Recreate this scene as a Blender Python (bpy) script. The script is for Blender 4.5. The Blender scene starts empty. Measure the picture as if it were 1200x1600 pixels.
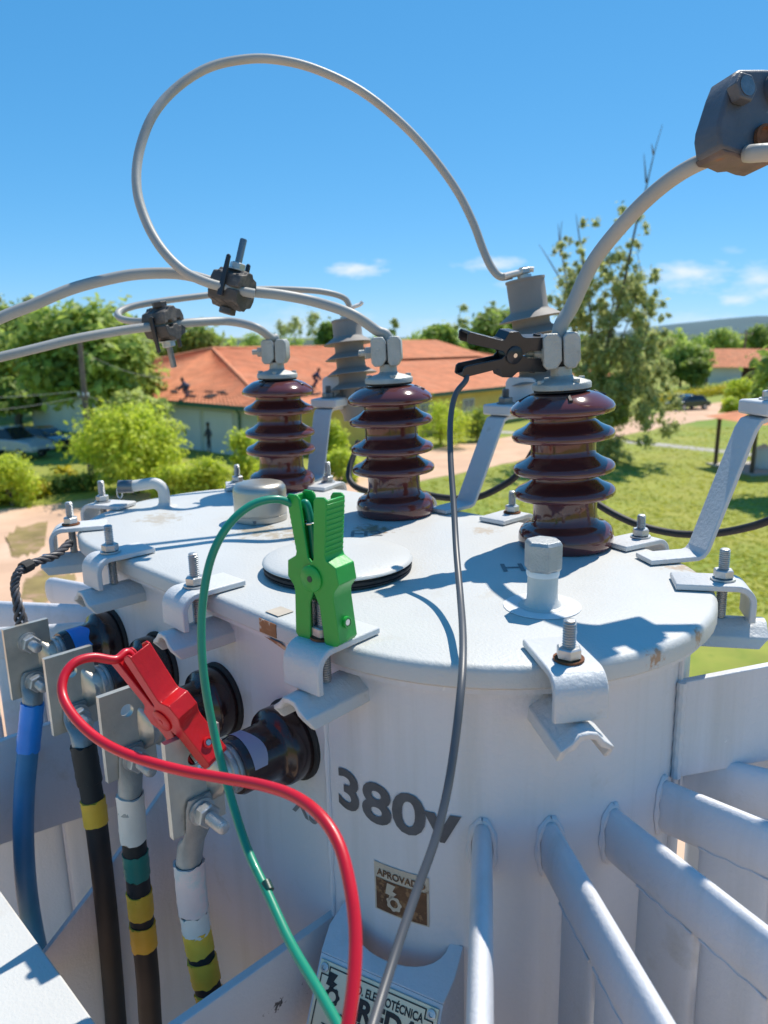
import bpy, bmesh, math, random
import numpy as np
from mathutils import Vector, Matrix

S = bpy.context.scene
col = S.collection
rad = math.radians
random.seed(7)

# ------------------------------------------------------------------ camera, sky, sun, exposure
CAMZ = 6.8                                    # eye height above the ground: a work platform
FPX = 1200.0                                  # focal length in photo pixels (photo 1200 x 1600)
PITCH = math.atan((800 - 527) / FPX)
cam_d = bpy.data.cameras.new('camera')
cam = bpy.data.objects.new('camera', cam_d); col.objects.link(cam)
cam.location = (0, 0, CAMZ); cam.rotation_euler = (math.pi / 2 - PITCH, 0, 0)
cam_d.sensor_fit = 'VERTICAL'; cam_d.sensor_height = 36.0; cam_d.lens = 36.0 * FPX / 1600
cam_d.clip_start = 0.02; cam_d.clip_end = 20000
cam_d.dof.use_dof = True; cam_d.dof.focus_distance = 0.74; cam_d.dof.aperture_fstop = 8.5
S.camera = cam

SUN_AZ, SUN_EL = rad(35.5), rad(58.5)
SUN = Vector((math.sin(SUN_AZ) * math.cos(SUN_EL), math.cos(SUN_AZ) * math.cos(SUN_EL), math.sin(SUN_EL)))
sl = bpy.data.lights.new('sun', 'SUN'); sl.energy = 3.2; sl.angle = rad(0.53); sl.color = (1.0, 0.93, 0.82)
so = bpy.data.objects.new('sun', sl); col.objects.link(so)
so.rotation_euler = (-SUN).to_track_quat('-Z', 'Y').to_euler(); so.location = SUN * 60

S.view_settings.view_transform = 'Standard'; S.view_settings.look = 'None'
S.view_settings.gamma = 1.0; S.view_settings.use_curve_mapping = False
S.view_settings.exposure = 0.78
S.cycles.max_bounces = 6; S.cycles.diffuse_bounces = 3; S.cycles.glossy_bounces = 3; S.cycles.transmission_bounces = 3; S.cycles.caustics_reflective = False; S.cycles.caustics_refractive = False

def ray(px, py):
    x = (px - 600) / FPX; y = (py - 800) / FPX
    return Vector((x, math.cos(PITCH) - y * math.sin(PITCH), -math.sin(PITCH) - y * math.cos(PITCH)))
def at(px, py, d):                            # survey: sight line and measured depth -> world point
    return Vector((0, 0, CAMZ)) + ray(px, py) * d
def G(px, py, z=0.0):                         # sight line meets the ground
    r = ray(px, py); return Vector((0, 0, CAMZ)) + r * ((z - CAMZ) / r.z)

W = bpy.data.worlds.new('World'); S.world = W; W.use_nodes = True
def build_world():
    nt = W.node_tree; N = nt.nodes; L = nt.links; N.clear()
    out = N.new('ShaderNodeOutputWorld'); bg = N.new('ShaderNodeBackground'); bg.inputs[1].default_value = 0.115
    sky = N.new('ShaderNodeTexSky'); sky.sky_type = 'NISHITA'; sky.sun_disc = False
    sky.sun_elevation = SUN_EL; sky.sun_rotation = SUN_AZ; sky.altitude = 1500; sky.air_density = 0.8; sky.dust_density = 0.0; sky.ozone_density = 8
    tc = N.new('ShaderNodeTexCoord'); sep = N.new('ShaderNodeSeparateXYZ'); L.new(tc.outputs['Generated'], sep.inputs[0])
    def math_(op, a, b=None, clamp=False):
        n = N.new('ShaderNodeMath'); n.operation = op; n.use_clamp = clamp
        for i, q in enumerate((a, b)):
            if q is None: continue
            if isinstance(q, (int, float)): n.inputs[i].default_value = q
            else: L.new(q, n.inputs[i])
        return n.outputs[0]
    az = math_('ARCTAN2', sep.outputs[0], sep.outputs[1]); el = math_('ARCSINE', sep.outputs[2])
    mp = N.new('ShaderNodeMapping'); mp.inputs['Scale'].default_value = (9, 9, 26); L.new(tc.outputs['Generated'], mp.inputs[0])
    no = N.new('ShaderNodeTexNoise'); no.inputs['Scale'].default_value = 2.2; no.inputs['Detail'].default_value = 7; no.inputs['Roughness'].default_value = 0.62
    L.new(mp.outputs[0], no.inputs[0])
    nz = math_('SUBTRACT', no.outputs[0], 0.5)
    # small fair-weather clouds low in the sky: (photo x, photo y, half width px, half height px, weight)
    cl = [(557, 420, 42, 14, 1.0), (765, 412, 45, 12, .9), (800, 445, 30, 8, .6), (1078, 428, 75, 20, .85), (1192, 440, 45, 26, .8), (1157, 470, 26, 9, .9),
          (1145, 392, 22, 6, .5), (475, 505, 85, 26, .6), (690, 512, 60, 20, .6), (1090, 500, 70, 12, .6), (120, 500, 90, 20, .4), (1420, 455, 110, 26, .9),
          (-260, 450, 120, 26, .8), (1700, 420, 80, 22, .8), (-600, 430, 120, 26, .8)]
    m = None
    for (px, py, a, b, w) in cl:
        r = ray(px, py).normalized(); a0 = math.atan2(r.x, r.y); e0 = math.asin(r.z)
        dx = math_('DIVIDE', math_('SUBTRACT', az, a0), a / FPX); dy = math_('DIVIDE', math_('SUBTRACT', el, e0), b / FPX)
        rr = math_('SQRT', math_('ADD', math_('MULTIPLY', dx, dx), math_('MULTIPLY', dy, dy)))
        v = math_('SUBTRACT', 1.0, rr); v = math_('ADD', v, math_('MULTIPLY', nz, 3.2)); v = math_('MULTIPLY', v, 0.85 * w, True)
        v = math_('MULTIPLY', v, w)
        m = v if m is None else math_('MAXIMUM', m, v)
    # film response of the sky: each channel's contrast and gain
    sc = N.new('ShaderNodeSeparateColor'); L.new(sky.outputs[0], sc.inputs[0]); cc = N.new('ShaderNodeCombineColor')
    for k, (ref, gam, val) in enumerate(((1.03, .95, .50), (2.12, .56, 1.97), (4.76, .46, 4.15))):
        L.new(math_('MULTIPLY', math_('POWER', math_('DIVIDE', sc.outputs[k], ref), gam), val), cc.inputs[k])
    mix = N.new('ShaderNodeMix'); mix.data_type = 'RGBA'; L.new(m, mix.inputs[0]); L.new(cc.outputs[0], mix.inputs[6]); mix.inputs[7].default_value = (4.7, 5.0, 5.4, 1)
    L.new(mix.outputs[2], bg.inputs[0]); L.new(bg.outputs[0], out.inputs[0])
build_world()

# ------------------------------------------------------------------ frame of the transformer (origin: middle of the cover's top)
EU = Vector((0.7003121, -0.71366477, 0.01567007)); EV = Vector((0.71346604, 0.70048712, 0.01685235)); EW = Vector((-0.02300361, -0.00062184, 0.99973519))
TO = Vector((-0.04956324, 0.93639474, -0.25062422 + CAMZ))
TM = Matrix(((EU.x, EV.x, EW.x, TO.x), (EU.y, EV.y, EW.y, TO.y), (EU.z, EV.z, EW.z, TO.z), (0, 0, 0, 1)))
TI = TM.inverted()
def T(u, v, w): return TM @ Vector((u, v, w))
def lat(px, py, d): return TI @ at(px, py, d)
def hit(px, py, axis, val):                   # sight line meets a plane of the transformer frame
    o = TI @ Vector((0, 0, CAMZ)); d = (TI.to_3x3() @ ray(px, py)); t = (val - o[axis]) / d[axis]
    return o + d * t

# ------------------------------------------------------------------ materials
MATS = {}
def mat(name, colr, rough=.5, metal=0., var=.08, vs=6., bump=0., bs=150., coat=0., dirt=None, spec=.5, streak=None, transl=0., island=0., rvar=0., spots=()):
    m = bpy.data.materials.new(name); m.use_nodes = True; MATS[name] = m
    nt = m.node_tree; N = nt.nodes; L = nt.links; b = N['Principled BSDF']
    b.inputs['Roughness'].default_value = rough; b.inputs['Metallic'].default_value = metal
    b.inputs['Specular IOR Level'].default_value = spec
    if coat: b.inputs['Coat Weight'].default_value = coat; b.inputs['Coat Roughness'].default_value = .04
    tc = N.new('ShaderNodeTexCoord')
    def noise(scale, det=4, ro=.55, vec=None):
        n = N.new('ShaderNodeTexNoise'); n.inputs['Scale'].default_value = scale; n.inputs['Detail'].default_value = det; n.inputs['Roughness'].default_value = ro
        L.new(vec or tc.outputs['Object'], n.inputs[0]); return n.outputs[0]
    def ramp(f, a, bb, ca=(0, 0, 0, 1), cb=(1, 1, 1, 1)):
        r = N.new('ShaderNodeValToRGB'); r.color_ramp.elements[0].position = a; r.color_ramp.elements[1].position = bb
        r.color_ramp.elements[0].color = ca; r.color_ramp.elements[1].color = cb; L.new(f, r.inputs[0]); return r.outputs[0]
    def mix(f, a, bb):
        x = N.new('ShaderNodeMix'); x.data_type = 'RGBA'
        if isinstance(f, float): x.inputs[0].default_value = f
        else: L.new(f, x.inputs[0])
        for q, i in ((a, 6), (bb, 7)):
            if isinstance(q, tuple): x.inputs[i].default_value = (*q[:3], 1)
            else: L.new(q, x.inputs[i])
        return x.outputs[2]
    c0 = tuple(max(0, q * (1 - var)) for q in colr); c1 = tuple(min(1, q * (1 + var)) for q in colr)
    base = mix(ramp(noise(vs), .3, .7), c0, c1)
    if island:
        g = N.new('ShaderNodeNewGeometry')
        i0 = tuple(q * (1 - island) for q in colr); i1 = tuple(min(1, q * (1 + island)) for q in colr)
        base = mix(.65, base, mix(g.outputs['Random Per Island'], i0, (i1[0] * 1.15, i1[1], i1[2] * .8)))
    if streak:                                 # (colour, scale, lo, hi): run-down marks, stretched along local z
        mp = N.new('ShaderNodeMapping'); mp.inputs['Scale'].default_value = (1, 1, .06); L.new(tc.outputs['Object'], mp.inputs[0])
        base = mix(ramp(noise(streak[1], 5, .6, mp.outputs[0]), streak[2], streak[3]), base, streak[0])
    for dd in (dirt or []):                    # (colour, scale, lo, hi)
        base = mix(ramp(noise(dd[1], 8, .68), dd[2], dd[3]), base, dd[0])
    for (x, y, z, rr_, cs, ns) in spots:       # local stains with ragged outlines
        vd = N.new('ShaderNodeVectorMath'); vd.operation = 'DISTANCE'; L.new(tc.outputs['Object'], vd.inputs[0]); vd.inputs[1].default_value = (x, y, z)
        dv = N.new('ShaderNodeMath'); dv.operation = 'DIVIDE'; L.new(vd.outputs['Value'], dv.inputs[0]); dv.inputs[1].default_value = rr_
        ad = N.new('ShaderNodeMath'); ad.operation = 'SUBTRACT'; L.new(noise(ns, 8, .7), ad.inputs[0]); 
        hf = N.new('ShaderNodeMath'); hf.operation = 'MULTIPLY'; L.new(dv.outputs[0], hf.inputs[0]); hf.inputs[1].default_value = .3; L.new(hf.outputs[0], ad.inputs[1])
        base = mix(ramp(ad.outputs[0], .30, .42), base, cs)
    L.new(base, b.inputs['Base Color'])
    if rvar:
        mr = N.new('ShaderNodeMapRange'); L.new(noise(vs * 3, 5), mr.inputs[0]); mr.inputs[3].default_value = max(0, rough - rvar); mr.inputs[4].default_value = min(1, rough + rvar)
        L.new(mr.outputs[0], b.inputs['Roughness'])
    if bump:
        bp = N.new('ShaderNodeBump'); bp.inputs['Strength'].default_value = bump; bp.inputs['Distance'].default_value = .002
        L.new(noise(bs, 5, .6), bp.inputs['Height']); L.new(bp.outputs[0], b.inputs['Normal'])
    if transl:
        t = N.new('ShaderNodeBsdfTranslucent'); ms = N.new('ShaderNodeMixShader'); ms.inputs[0].default_value = transl
        hs = N.new('ShaderNodeHueSaturation'); hs.inputs['Value'].default_value = 1.25; L.new(base, hs.inputs['Color']); L.new(hs.outputs[0], t.inputs[0])
        L.new(b.outputs[0], ms.inputs[1]); L.new(t.outputs[0], ms.inputs[2]); L.new(ms.outputs[0], N['Material Output'].inputs[0])
    return m
RUST = (.16, .055, .02)
mat('tank_paint', (.66, .665, .695), .45, var=.05, vs=4, bump=.35, bs=240, streak=((.57, .57, .575), 26, .50, .75), dirt=[((.50, .475, .43), 9, .60, .80), ((.76, .76, .75), 55, .68, .72), ((.36, .31, .26), 90, .735, .76)], rvar=.14)
mat('cover_paint', (.585, .585, .56), .45, var=.04, vs=5, bump=.3, bs=300, dirt=[((.48, .42, .33), 7, .60, .78), (RUST, 38, .745, .77)], rvar=.1,
    spots=[(-.013, .063, .86, .040, (.33, .24, .15), 120), (-.07, -.02, .86, .060, (.44, .38, .29), 90), (-.125, -.04, .86, .05, (.42, .36, .27), 80), (.450, .005, .853, .012, (.48, .30, .20), 190), (.447, -.058, .853, .015, (.46, .28, .18), 190), (.10, .155, .86, .03, (.50, .43, .34), 90), (.36, .165, .86, .03, (.46, .36, .26), 90), (-.30, -.09, .86, .05, (.50, .45, .37), 70)])
mat('clamp_paint', (.61, .615, .615), .42, var=.06, vs=9, bump=.5, bs=220, dirt=[((.44, .40, .34), 26, .62, .78), (RUST, 60, .735, .76)], rvar=.1)
mat('chipped_paint', (.61, .62, .63), .45, var=.05, vs=9, bump=.3, bs=220, dirt=[((.06, .06, .065), 22, .66, .68)])
mat('brown_porcelain', (.120, .031, .027), .11, var=.14, vs=12, coat=.5, spec=.5, bump=.06, bs=60, dirt=[((.2, .11, .09), 35, .72, .8)], rvar=.04)
mat('dark_porcelain', (.030, .013, .012), .24, var=.15, vs=12, coat=.25, bump=.03, bs=40, dirt=[((.10, .05, .04), 40, .7, .8)])
mat('notch_shade', (.012, .008, .008), .3)  # near-black that paints the shade of the crown notches
mat('galvanised', (.52, .53, .53), .42, .75, var=.16, vs=60, bump=.25, bs=300, rvar=.12)
mat('bolt_dark', (.22, .23, .24), .4, .8, var=.2, vs=80, bump=.3, bs=400)
mat('rusty_steel', (.20, .075, .03), .8, .2, var=.4, vs=90, bump=.4, bs=300)
mat('aluminium_cast', (.44, .445, .42), .55, .35, var=.12, vs=40, bump=.5, bs=350, dirt=[((.28, .29, .27), 60, .6, .75)])
mat('tinned_copper', (.60, .57, .50), .40, .7, var=.12, vs=30, bump=.2, bs=120, dirt=[((.34, .30, .24), 26, .6, .78), ((.1, .09, .08), 70, .70, .76)], rvar=.12)
mat('lead_grey', (.36, .36, .35), .5, .5, var=.15, vs=40, bump=.4, bs=120, dirt=[((.5, .47, .38), 30, .6, .75)])
mat('zinc_valve', (.50, .47, .41), .36, .8, var=.1, vs=14, bump=.15, bs=80, dirt=[((.42, .38, .31), 18, .6, .75)], rvar=.1)
mat('hex_zinc', (.40, .42, .43), .45, .6, var=.1, vs=60, bump=.6, bs=500)
mat('arrester_polymer', (.26, .235, .21), .65, var=.1, vs=14, bump=.15, bs=90, dirt=[((.32, .30, .27), 20, .6, .8)])
mat('gray_cable', (.37, .365, .34), .5, var=.07, vs=18, bump=.12, bs=90, dirt=[((.24, .24, .22), 22, .68, .8)])
mat('connector_black', (.075, .066, .06), .6, var=.25, vs=40, bump=.5, bs=160, dirt=[((.24, .19, .15), 45, .52, .70)])
mat('connector_slate', (.085, .095, .115), .5, var=.15, vs=30, bump=.5, bs=120, dirt=[((.26, .25, .23), 40, .63, .76)])
mat('connector_rust', (.13, .10, .09), .65, var=.3, vs=40, bump=.5, bs=120, dirt=[((.22, .09, .04), 45, .55, .65)])
mat('black_rubber', (.016, .016, .017), .6, var=.2, vs=30, bump=.1, bs=100, dirt=[((.06, .06, .05), 16, .62, .8)])
mat('black_wire', (.085, .09, .10), .42, var=.1, vs=30)
mat('braid_wire', (.10, .095, .10), .5, .3, var=.4, vs=120)
mat('white_tape', (.84, .72, .62), .6, var=.07, vs=30, bump=.4, bs=60, dirt=[((.42, .36, .32), 40, .62, .78)])
mat('pink_tape', (.84, .62, .57), .6, var=.1, vs=24, bump=.5, bs=50, dirt=[((.66, .62, .58), 30, .48, .58)])
mat('yellow_tape', (.98, .52, .045), .5, var=.1, vs=30, bump=.4, bs=60, dirt=[((.30, .20, .04), 46, .64, .78)])
mat('green_tape', (.02, .20, .15), .4, var=.1, vs=30, bump=.4, bs=60)
mat('blue_tape', (.012, .26, .80), .3, var=.12, vs=20, bump=.5, bs=50)
mat('blue_sleeve', (.03, .21, .42), .45, var=.15, vs=14, bump=.25, bs=60)
mat('lilac_tape', (.33, .34, .46), .5, var=.05, vs=20)
mat('red_pvc', (.60, .006, .02), .36, var=.08, vs=24, coat=.1, bump=.1, bs=60, dirt=[((.36, .01, .02), 30, .64, .78)], rvar=.08)
mat('green_pvc', (.010, .25, .15), .38, var=.08, vs=24, coat=.1, bump=.1, bs=60, dirt=[((.01, .13, .08), 30, .64, .78)], rvar=.08)
mat('dark_green', (.004, .05, .04), .4)
mat('red_plastic', (.58, .008, .012), .38, var=.10, vs=30, bump=.2, bs=200, dirt=[((.66, .10, .09), 70, .66, .74), ((.25, .02, .015), 18, .62, .8)], rvar=.1)
mat('green_plastic', (.02, .36, .055), .38, var=.06, vs=40, bump=.12, bs=200, dirt=[((.16, .44, .15), 70, .66, .74), ((.02, .2, .04), 18, .62, .8)], rvar=.1)
mat('black_plastic', (.022, .024, .03), .33, var=.2, vs=30, bump=.15, bs=150, dirt=[((.26, .27, .3), 90, .71, .75)])
mat('steel_bright', (.62, .62, .62), .25, 1., var=.1, vs=90)
mat('gasket', (.02, .02, .022), .7, var=.3, vs=80, bump=.6, bs=120)
mat('lettering', (.085, .09, .10), .6, var=.2, vs=60)
mat('ghost_lettering', (.20, .21, .22), .6, var=.2, vs=60)
mat('sticker_brown', (.10, .045, .02), .45, var=.4, vs=50, dirt=[((.24, .13, .06), 90, .55, .6)])
mat('sticker_beige', (.52, .45, .36), .5, var=.08, vs=60, dirt=[((.30, .2, .12), 70, .62, .7)])
mat('warranty_brown', (.30, .13, .05), .5, var=.3, vs=60, dirt=[((.58, .47, .35), 60, .55, .6)])
mat('white_sticker', (.74, .75, .76), .4, var=.03)
mat('nameplate_metal', (.80, .70, .50), .4, .25, var=.06, vs=20, bump=.1, bs=200)
mat('black_print', (.02, .02, .02), .5)

# ------------------------------------------------------------------ mesh builder
LOC = {}
class MB:
    def __init__(s): s.v = []; s.f = []; s.mi = []; s.k = 0
    def add(s, vs, fs):
        o = len(s.v); s.v += [Vector(p) for p in vs]; s.f += [tuple(i + o for i in f) for f in fs]; s.mi += [s.k] * len(fs); return s
    def box(s, c, size, X=Vector((1, 0, 0)), Y=Vector((0, 1, 0)), Z=Vector((0, 0, 1))):
        c = Vector(c); a, b, d = [q / 2 for q in size]
        vs = [c + X * (a * i) + Y * (b * j) + Z * (d * k) for i in (-1, 1) for j in (-1, 1) for k in (-1, 1)]
        return s.add(vs, [(0, 1, 3, 2), (4, 6, 7, 5), (0, 4, 5, 1), (2, 3, 7, 6), (0, 2, 6, 4), (1, 5, 7, 3)])
    def loft(s, rings, cap=True, closed=False):
        n = len(rings[0]); vs = [p for r in rings for p in r]; fs = []; m = len(rings)
        for i in range(m if closed else m - 1):
            for j in range(n):
                a = i * n + j; b = i * n + (j + 1) % n; c = ((i + 1) % m) * n + (j + 1) % n; d = ((i + 1) % m) * n + j
                fs.append((a, b, c, d))
        if cap and not closed: fs.append(tuple(range(n - 1, -1, -1))); fs.append(tuple((m - 1) * n + j for j in range(n)))
        return s.add(vs, fs)
    def tube(s, path, r, n=14, sec=None, up=None):
        path = [Vector(p) for p in path]; m = len(path)
        tg = [(path[min(i + 1, m - 1)] - path[max(i - 1, 0)]).normalized() for i in range(m)]
        ref = Vector(up) if up else (Vector((0, 0, 1)) if abs(tg[0].z) < .9 else Vector((1, 0, 0)))
        nx = (ref - tg[0] * ref.dot(tg[0])).normalized(); rings = []
        for i in range(m):
            if i: nx = (nx - tg[i] * nx.dot(tg[i])).normalized()
            ny = tg[i].cross(nx); rr = r[i] if isinstance(r, (list, tuple)) else r
            if sec: rings.append([path[i] + nx * (x * rr) + ny * (y * rr) for x, y in sec])
            else: rings.append([path[i] + nx * (math.cos(t) * rr) + ny * (math.sin(t) * rr) for t in [2 * math.pi * j / n for j in range(n)]])
        return s.loft(rings)
    def lathe(s, prof, c=(0, 0, 0), ax=(0, 0, 1), n=32, cap=True):
        c = Vector(c); ax = Vector(ax).normalized(); ref = Vector((1, 0, 0)) if abs(ax.x) < .9 else Vector((0, 1, 0))
        x = (ref - ax * ref.dot(ax)).normalized(); y = ax.cross(x)
        rings = [[c + ax * h + x * (math.cos(2 * math.pi * j / n) * r) + y * (math.sin(2 * math.pi * j / n) * r) for j in range(n)] for r, h in prof]
        return s.loft(rings, cap)
    def prism(s, poly, o, X, Y, Z, d0, d1):
        o = Vector(o); a = [o + X * x + Y * y + Z * d0 for x, y in poly]; b = [o + X * x + Y * y + Z * d1 for x, y in poly]
        return s.loft([a, b])
    def sphere(s, c, r, n=16, m=10, sc=(1, 1, 1)):
        c = Vector(c); rings = []
        for i in range(m + 1):
            t = math.pi * (i / m); t = min(max(t, .02), math.pi - .02)
            rings.append([c + Vector((math.sin(t) * math.cos(2 * math.pi * j / n) * r * sc[0], math.sin(t) * math.sin(2 * math.pi * j / n) * r * sc[1], -math.cos(t) * r * sc[2])) for j in range(n)])
        return s.loft(rings)
    def build(s, name, mats, parent=None, loc=None, frame='T', smooth=35, bevel=0., seg=2):
        if parent is not None: loc = LOC[parent.name]
        loc = Vector(loc if loc is not None else (0, 0, 0))
        me = bpy.data.meshes.new(name); me.from_pydata([p - loc for p in s.v], [], s.f)
        bm = bmesh.new(); bm.from_mesh(me); bmesh.ops.recalc_face_normals(bm, faces=bm.faces); bm.to_mesh(me); bm.free()
        for q in (mats if isinstance(mats, (list, tuple)) else [mats]): me.materials.append(MATS[q])
        if any(s.mi): me.polygons.foreach_set('material_index', s.mi)
        if smooth:
            me.polygons.foreach_set('use_smooth', [True] * len(me.polygons)); me.set_sharp_from_angle(angle=rad(smooth))
        o = bpy.data.objects.new(name, me); col.objects.link(o); LOC[o.name] = loc
        if parent is not None: o.parent = parent
        else: o.matrix_world = (TM @ Matrix.Translation(loc)) if frame == 'T' else Matrix.Translation(loc)
        if bevel:
            b = o.modifiers.new('bevel', 'BEVEL'); b.width = bevel; b.segments = seg; b.limit_method = 'ANGLE'; b.angle_limit = rad(40)
        return o
def tag(o, label=None, cat=None, group=None, kind=None):
    if label: o['label'] = label
    if cat: o['category'] = cat
    if group: o['group'] = group
    if kind: o['kind'] = kind
    return o
def empty(name, loc, frame='T', **k):
    o = bpy.data.objects.new(name, None); col.objects.link(o); loc = Vector(loc); LOC[o.name] = loc; o.empty_display_size = .05
    o.matrix_world = (TM @ Matrix.Translation(loc)) if frame == 'T' else Matrix.Translation(loc)
    return tag(o, **k)
def copy_tree(o, parent=None):
    c = o.copy(); col.objects.link(c); c.parent = parent; LOC[c.name] = LOC.get(o.name, Vector())
    for ch in list(o.children): copy_tree(ch, c)
    return c
def spline(pts, k=8):                          # Catmull-Rom through the points
    pts = [Vector(p) for p in pts]; out = []
    P = [pts[0] * 2 - pts[1]] + pts + [pts[-1] * 2 - pts[-2]]
    for i in range(1, len(P) - 2):
        for j in range(k):
            t = j / k; a, b, c, d = P[i - 1:i + 3]
            out.append(.5 * ((2 * b) + (c - a) * t + (2 * a - 5 * b + 4 * c - d) * t * t + (3 * b - a - 3 * c + d) * t ** 3))
    return out + [pts[-1]]
def arc(c, r, a0, a1, n):
    return [(c[0] + r * math.cos(rad(a0 + (a1 - a0) * i / n)), c[1] + r * math.sin(rad(a0 + (a1 - a0) * i / n))) for i in range(n + 1)]
def hexr(r): return [(r * math.cos(rad(60 * i)), r * math.sin(rad(60 * i))) for i in range(6)]
def text_faces(body, size, bold=0., align='LEFT', cuts=0):
    cu = bpy.data.curves.new('t', 'FONT'); cu.body = body; cu.size = size; cu.offset = bold; cu.align_x = align; cu.resolution_u = 4
    ob = bpy.data.objects.new('t', cu); me = bpy.data.meshes.new_from_object(ob)
    bm = bmesh.new(); bm.from_mesh(me)
    if cuts: bmesh.ops.subdivide_edges(bm, edges=bm.edges, cuts=cuts, use_grid_fill=True)
    vs = [v.co.copy() for v in bm.verts]; fs = [tuple(v.index for v in f.verts) for f in bm.faces]
    bm.free(); bpy.data.objects.remove(ob); bpy.data.meshes.remove(me); bpy.data.curves.remove(cu)
    return vs, fs
def put_text(mb, body, size, o, X, Y, bold=0., align='LEFT', sx=1.):
    vs, fs = text_faces(body, size, bold, align); o = Vector(o)
    mb.add([o + X * (p.x * sx) + Y * p.y for p in vs], fs)
X3, Y3, Z3 = Vector((1, 0, 0)), Vector((0, 1, 0)), Vector((0, 0, 1))

# ------------------------------------------------------------------ the setting far away: ground, roads, hills
mat('lawn', (.25, .28, .035), .9, var=.2, vs=.6, dirt=[((.36, .33, .06), .12, .46, .7), ((.15, .22, .02), 2.2, .55, .72), ((.36, .30, .10), 5, .66, .74), ((.17, .25, .02), .05, .52, .62)])
mat('dirt_road', (.64, .41, .27), .95, var=.12, vs=.6, bump=.4, bs=3, dirt=[((.72, .50, .35), .35, .5, .7), ((.46, .28, .18), 3, .6, .75)])
mat('sparse_grass', (.27, .20, .07), .95, var=.3, vs=1.2, dirt=[((.40, .25, .15), 1.5, .5, .6)])
mat('concrete', (.42, .39, .34), .9, var=.1, vs=1.5)
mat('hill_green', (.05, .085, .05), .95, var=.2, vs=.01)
mat('hill_haze', (.06, .115, .13), .95, var=.12, vs=.004)  # bluish haze of distance is put into the hill's base colour
def sheet(name, pts, m, z):
    mb = MB(); mb.add([(p.x, p.y, z) for p in pts], [tuple(range(len(pts)))]); o = mb.build(name, m, frame='W', smooth=0); return tag(o, kind='structure')
sheet('ground', [Vector((x, y, 0)) for x, y in ((-9000, -3000), (9000, -3000), (9000, 14000), (-9000, 14000))], 'lawn', 0.)
up = [(-2600, 1000), (-1200, 900), (-400, 845), (-150, 815), (0, 797), (90, 787), (180, 774), (300, 768), (420, 756), (560, 728), (700, 697), (830, 678), (990, 652), (1050, 641), (1096, 634), (1130, 628), (1200, 613), (1320, 598)]
lo = [(1320, 612), (1200, 636), (1148, 650), (1080, 660), (1040, 668), (980, 679), (830, 716), (740, 736), (650, 753), (560, 768), (470, 810), (420, 900), (400, 1200), (380, 1700), (-2600, 2100)]
random.seed(3)
def rough_edge(pts, a=1.1):
    o = []
    for i in range(len(pts) - 1):
        for k in range(6):
            t = k / 6; o.append(G(pts[i][0] * (1 - t) + pts[i + 1][0] * t, pts[i][1] * (1 - t) + pts[i + 1][1] * t + random.uniform(-a, a)))
    return o + [G(*pts[-1])]
yard = [Vector((x, y, 0)) for x, y in ((-40, -30), (30, -30), (26, -6), (15, 3.5), (9, 6.5), (4, 9.5), (-1.0, 12.0), (-6, 14), (-40, 16))]
sheet('dirt_yard', yard, 'dirt_road', .008)
sheet('dirt_road', rough_edge(up) + rough_edge(lo), 'dirt_road', .012)
for pts in ([(8, 838), (30, 822), (75, 818), (70, 850), (48, 868), (20, 872)], [(40, 905), (95, 880), (120, 905), (70, 945), (30, 940)]):
    tag(sheet('grass_verge', rough_edge(pts + [pts[0]], 5), 'sparse_grass', .024), kind='structure')
sheet('footpath', [G(*p) for p in ((700, 668), (860, 678), (970, 687), (1032, 692.5), (1138, 703.5), (1300, 722), (1300, 728), (1138, 709), (1032, 697.5), (970, 692), (860, 682), (700, 671.5))], 'concrete', .012)
def ridge(name, y0, prof, m, depth=900):
    mb = MB(); rings = []
    xs = sorted(prof); n = 90
    pts = []
    for i in range(n + 1):
        px = xs[0][0] + (xs[-1][0] - xs[0][0]) * i / n
        for a, b in zip(xs, xs[1:]):
            if a[0] <= px <= b[0]: t = (px - a[0]) / (b[0] - a[0]); py = a[1] + (b[1] - a[1]) * t
        py += random.uniform(-.6, .6); p = ray(px, py); q = p * (y0 / p.y); pts.append((q.x, q.z + CAMZ))
    for f, sc in ((0, 0), (.35, .55), (.7, .9), (1, 1.), (1.6, .5), (2.2, 0)):
        rings.append([Vector((x, y0 + (f - 1) * depth, max(z * sc + (random.uniform(-.05, .05) * z if 0 < sc < 1 else 0), -1) - (2 if sc == 0 else 0))) for x, z in pts])
    vs = [p for r in rings for p in r]; k = n + 1
    mb.add(vs, [(i * k + j, i * k + j + 1, (i + 1) * k + j + 1, (i + 1) * k + j) for i in range(5) for j in range(n)])
    return tag(mb.build(name, m, frame='W', smooth=180), kind='structure')
ridge('hill_range', 5200, [(-900, 528), (200, 530), (420, 528), (640, 527), (760, 528), (940, 524), (1040, 507), (1100, 501), (1160, 495), (1240, 492), (1400, 500), (1900, 526)], 'hill_haze')
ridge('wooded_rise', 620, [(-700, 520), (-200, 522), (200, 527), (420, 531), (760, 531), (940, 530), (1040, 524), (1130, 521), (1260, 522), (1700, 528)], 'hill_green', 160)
haze_need = True

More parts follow.
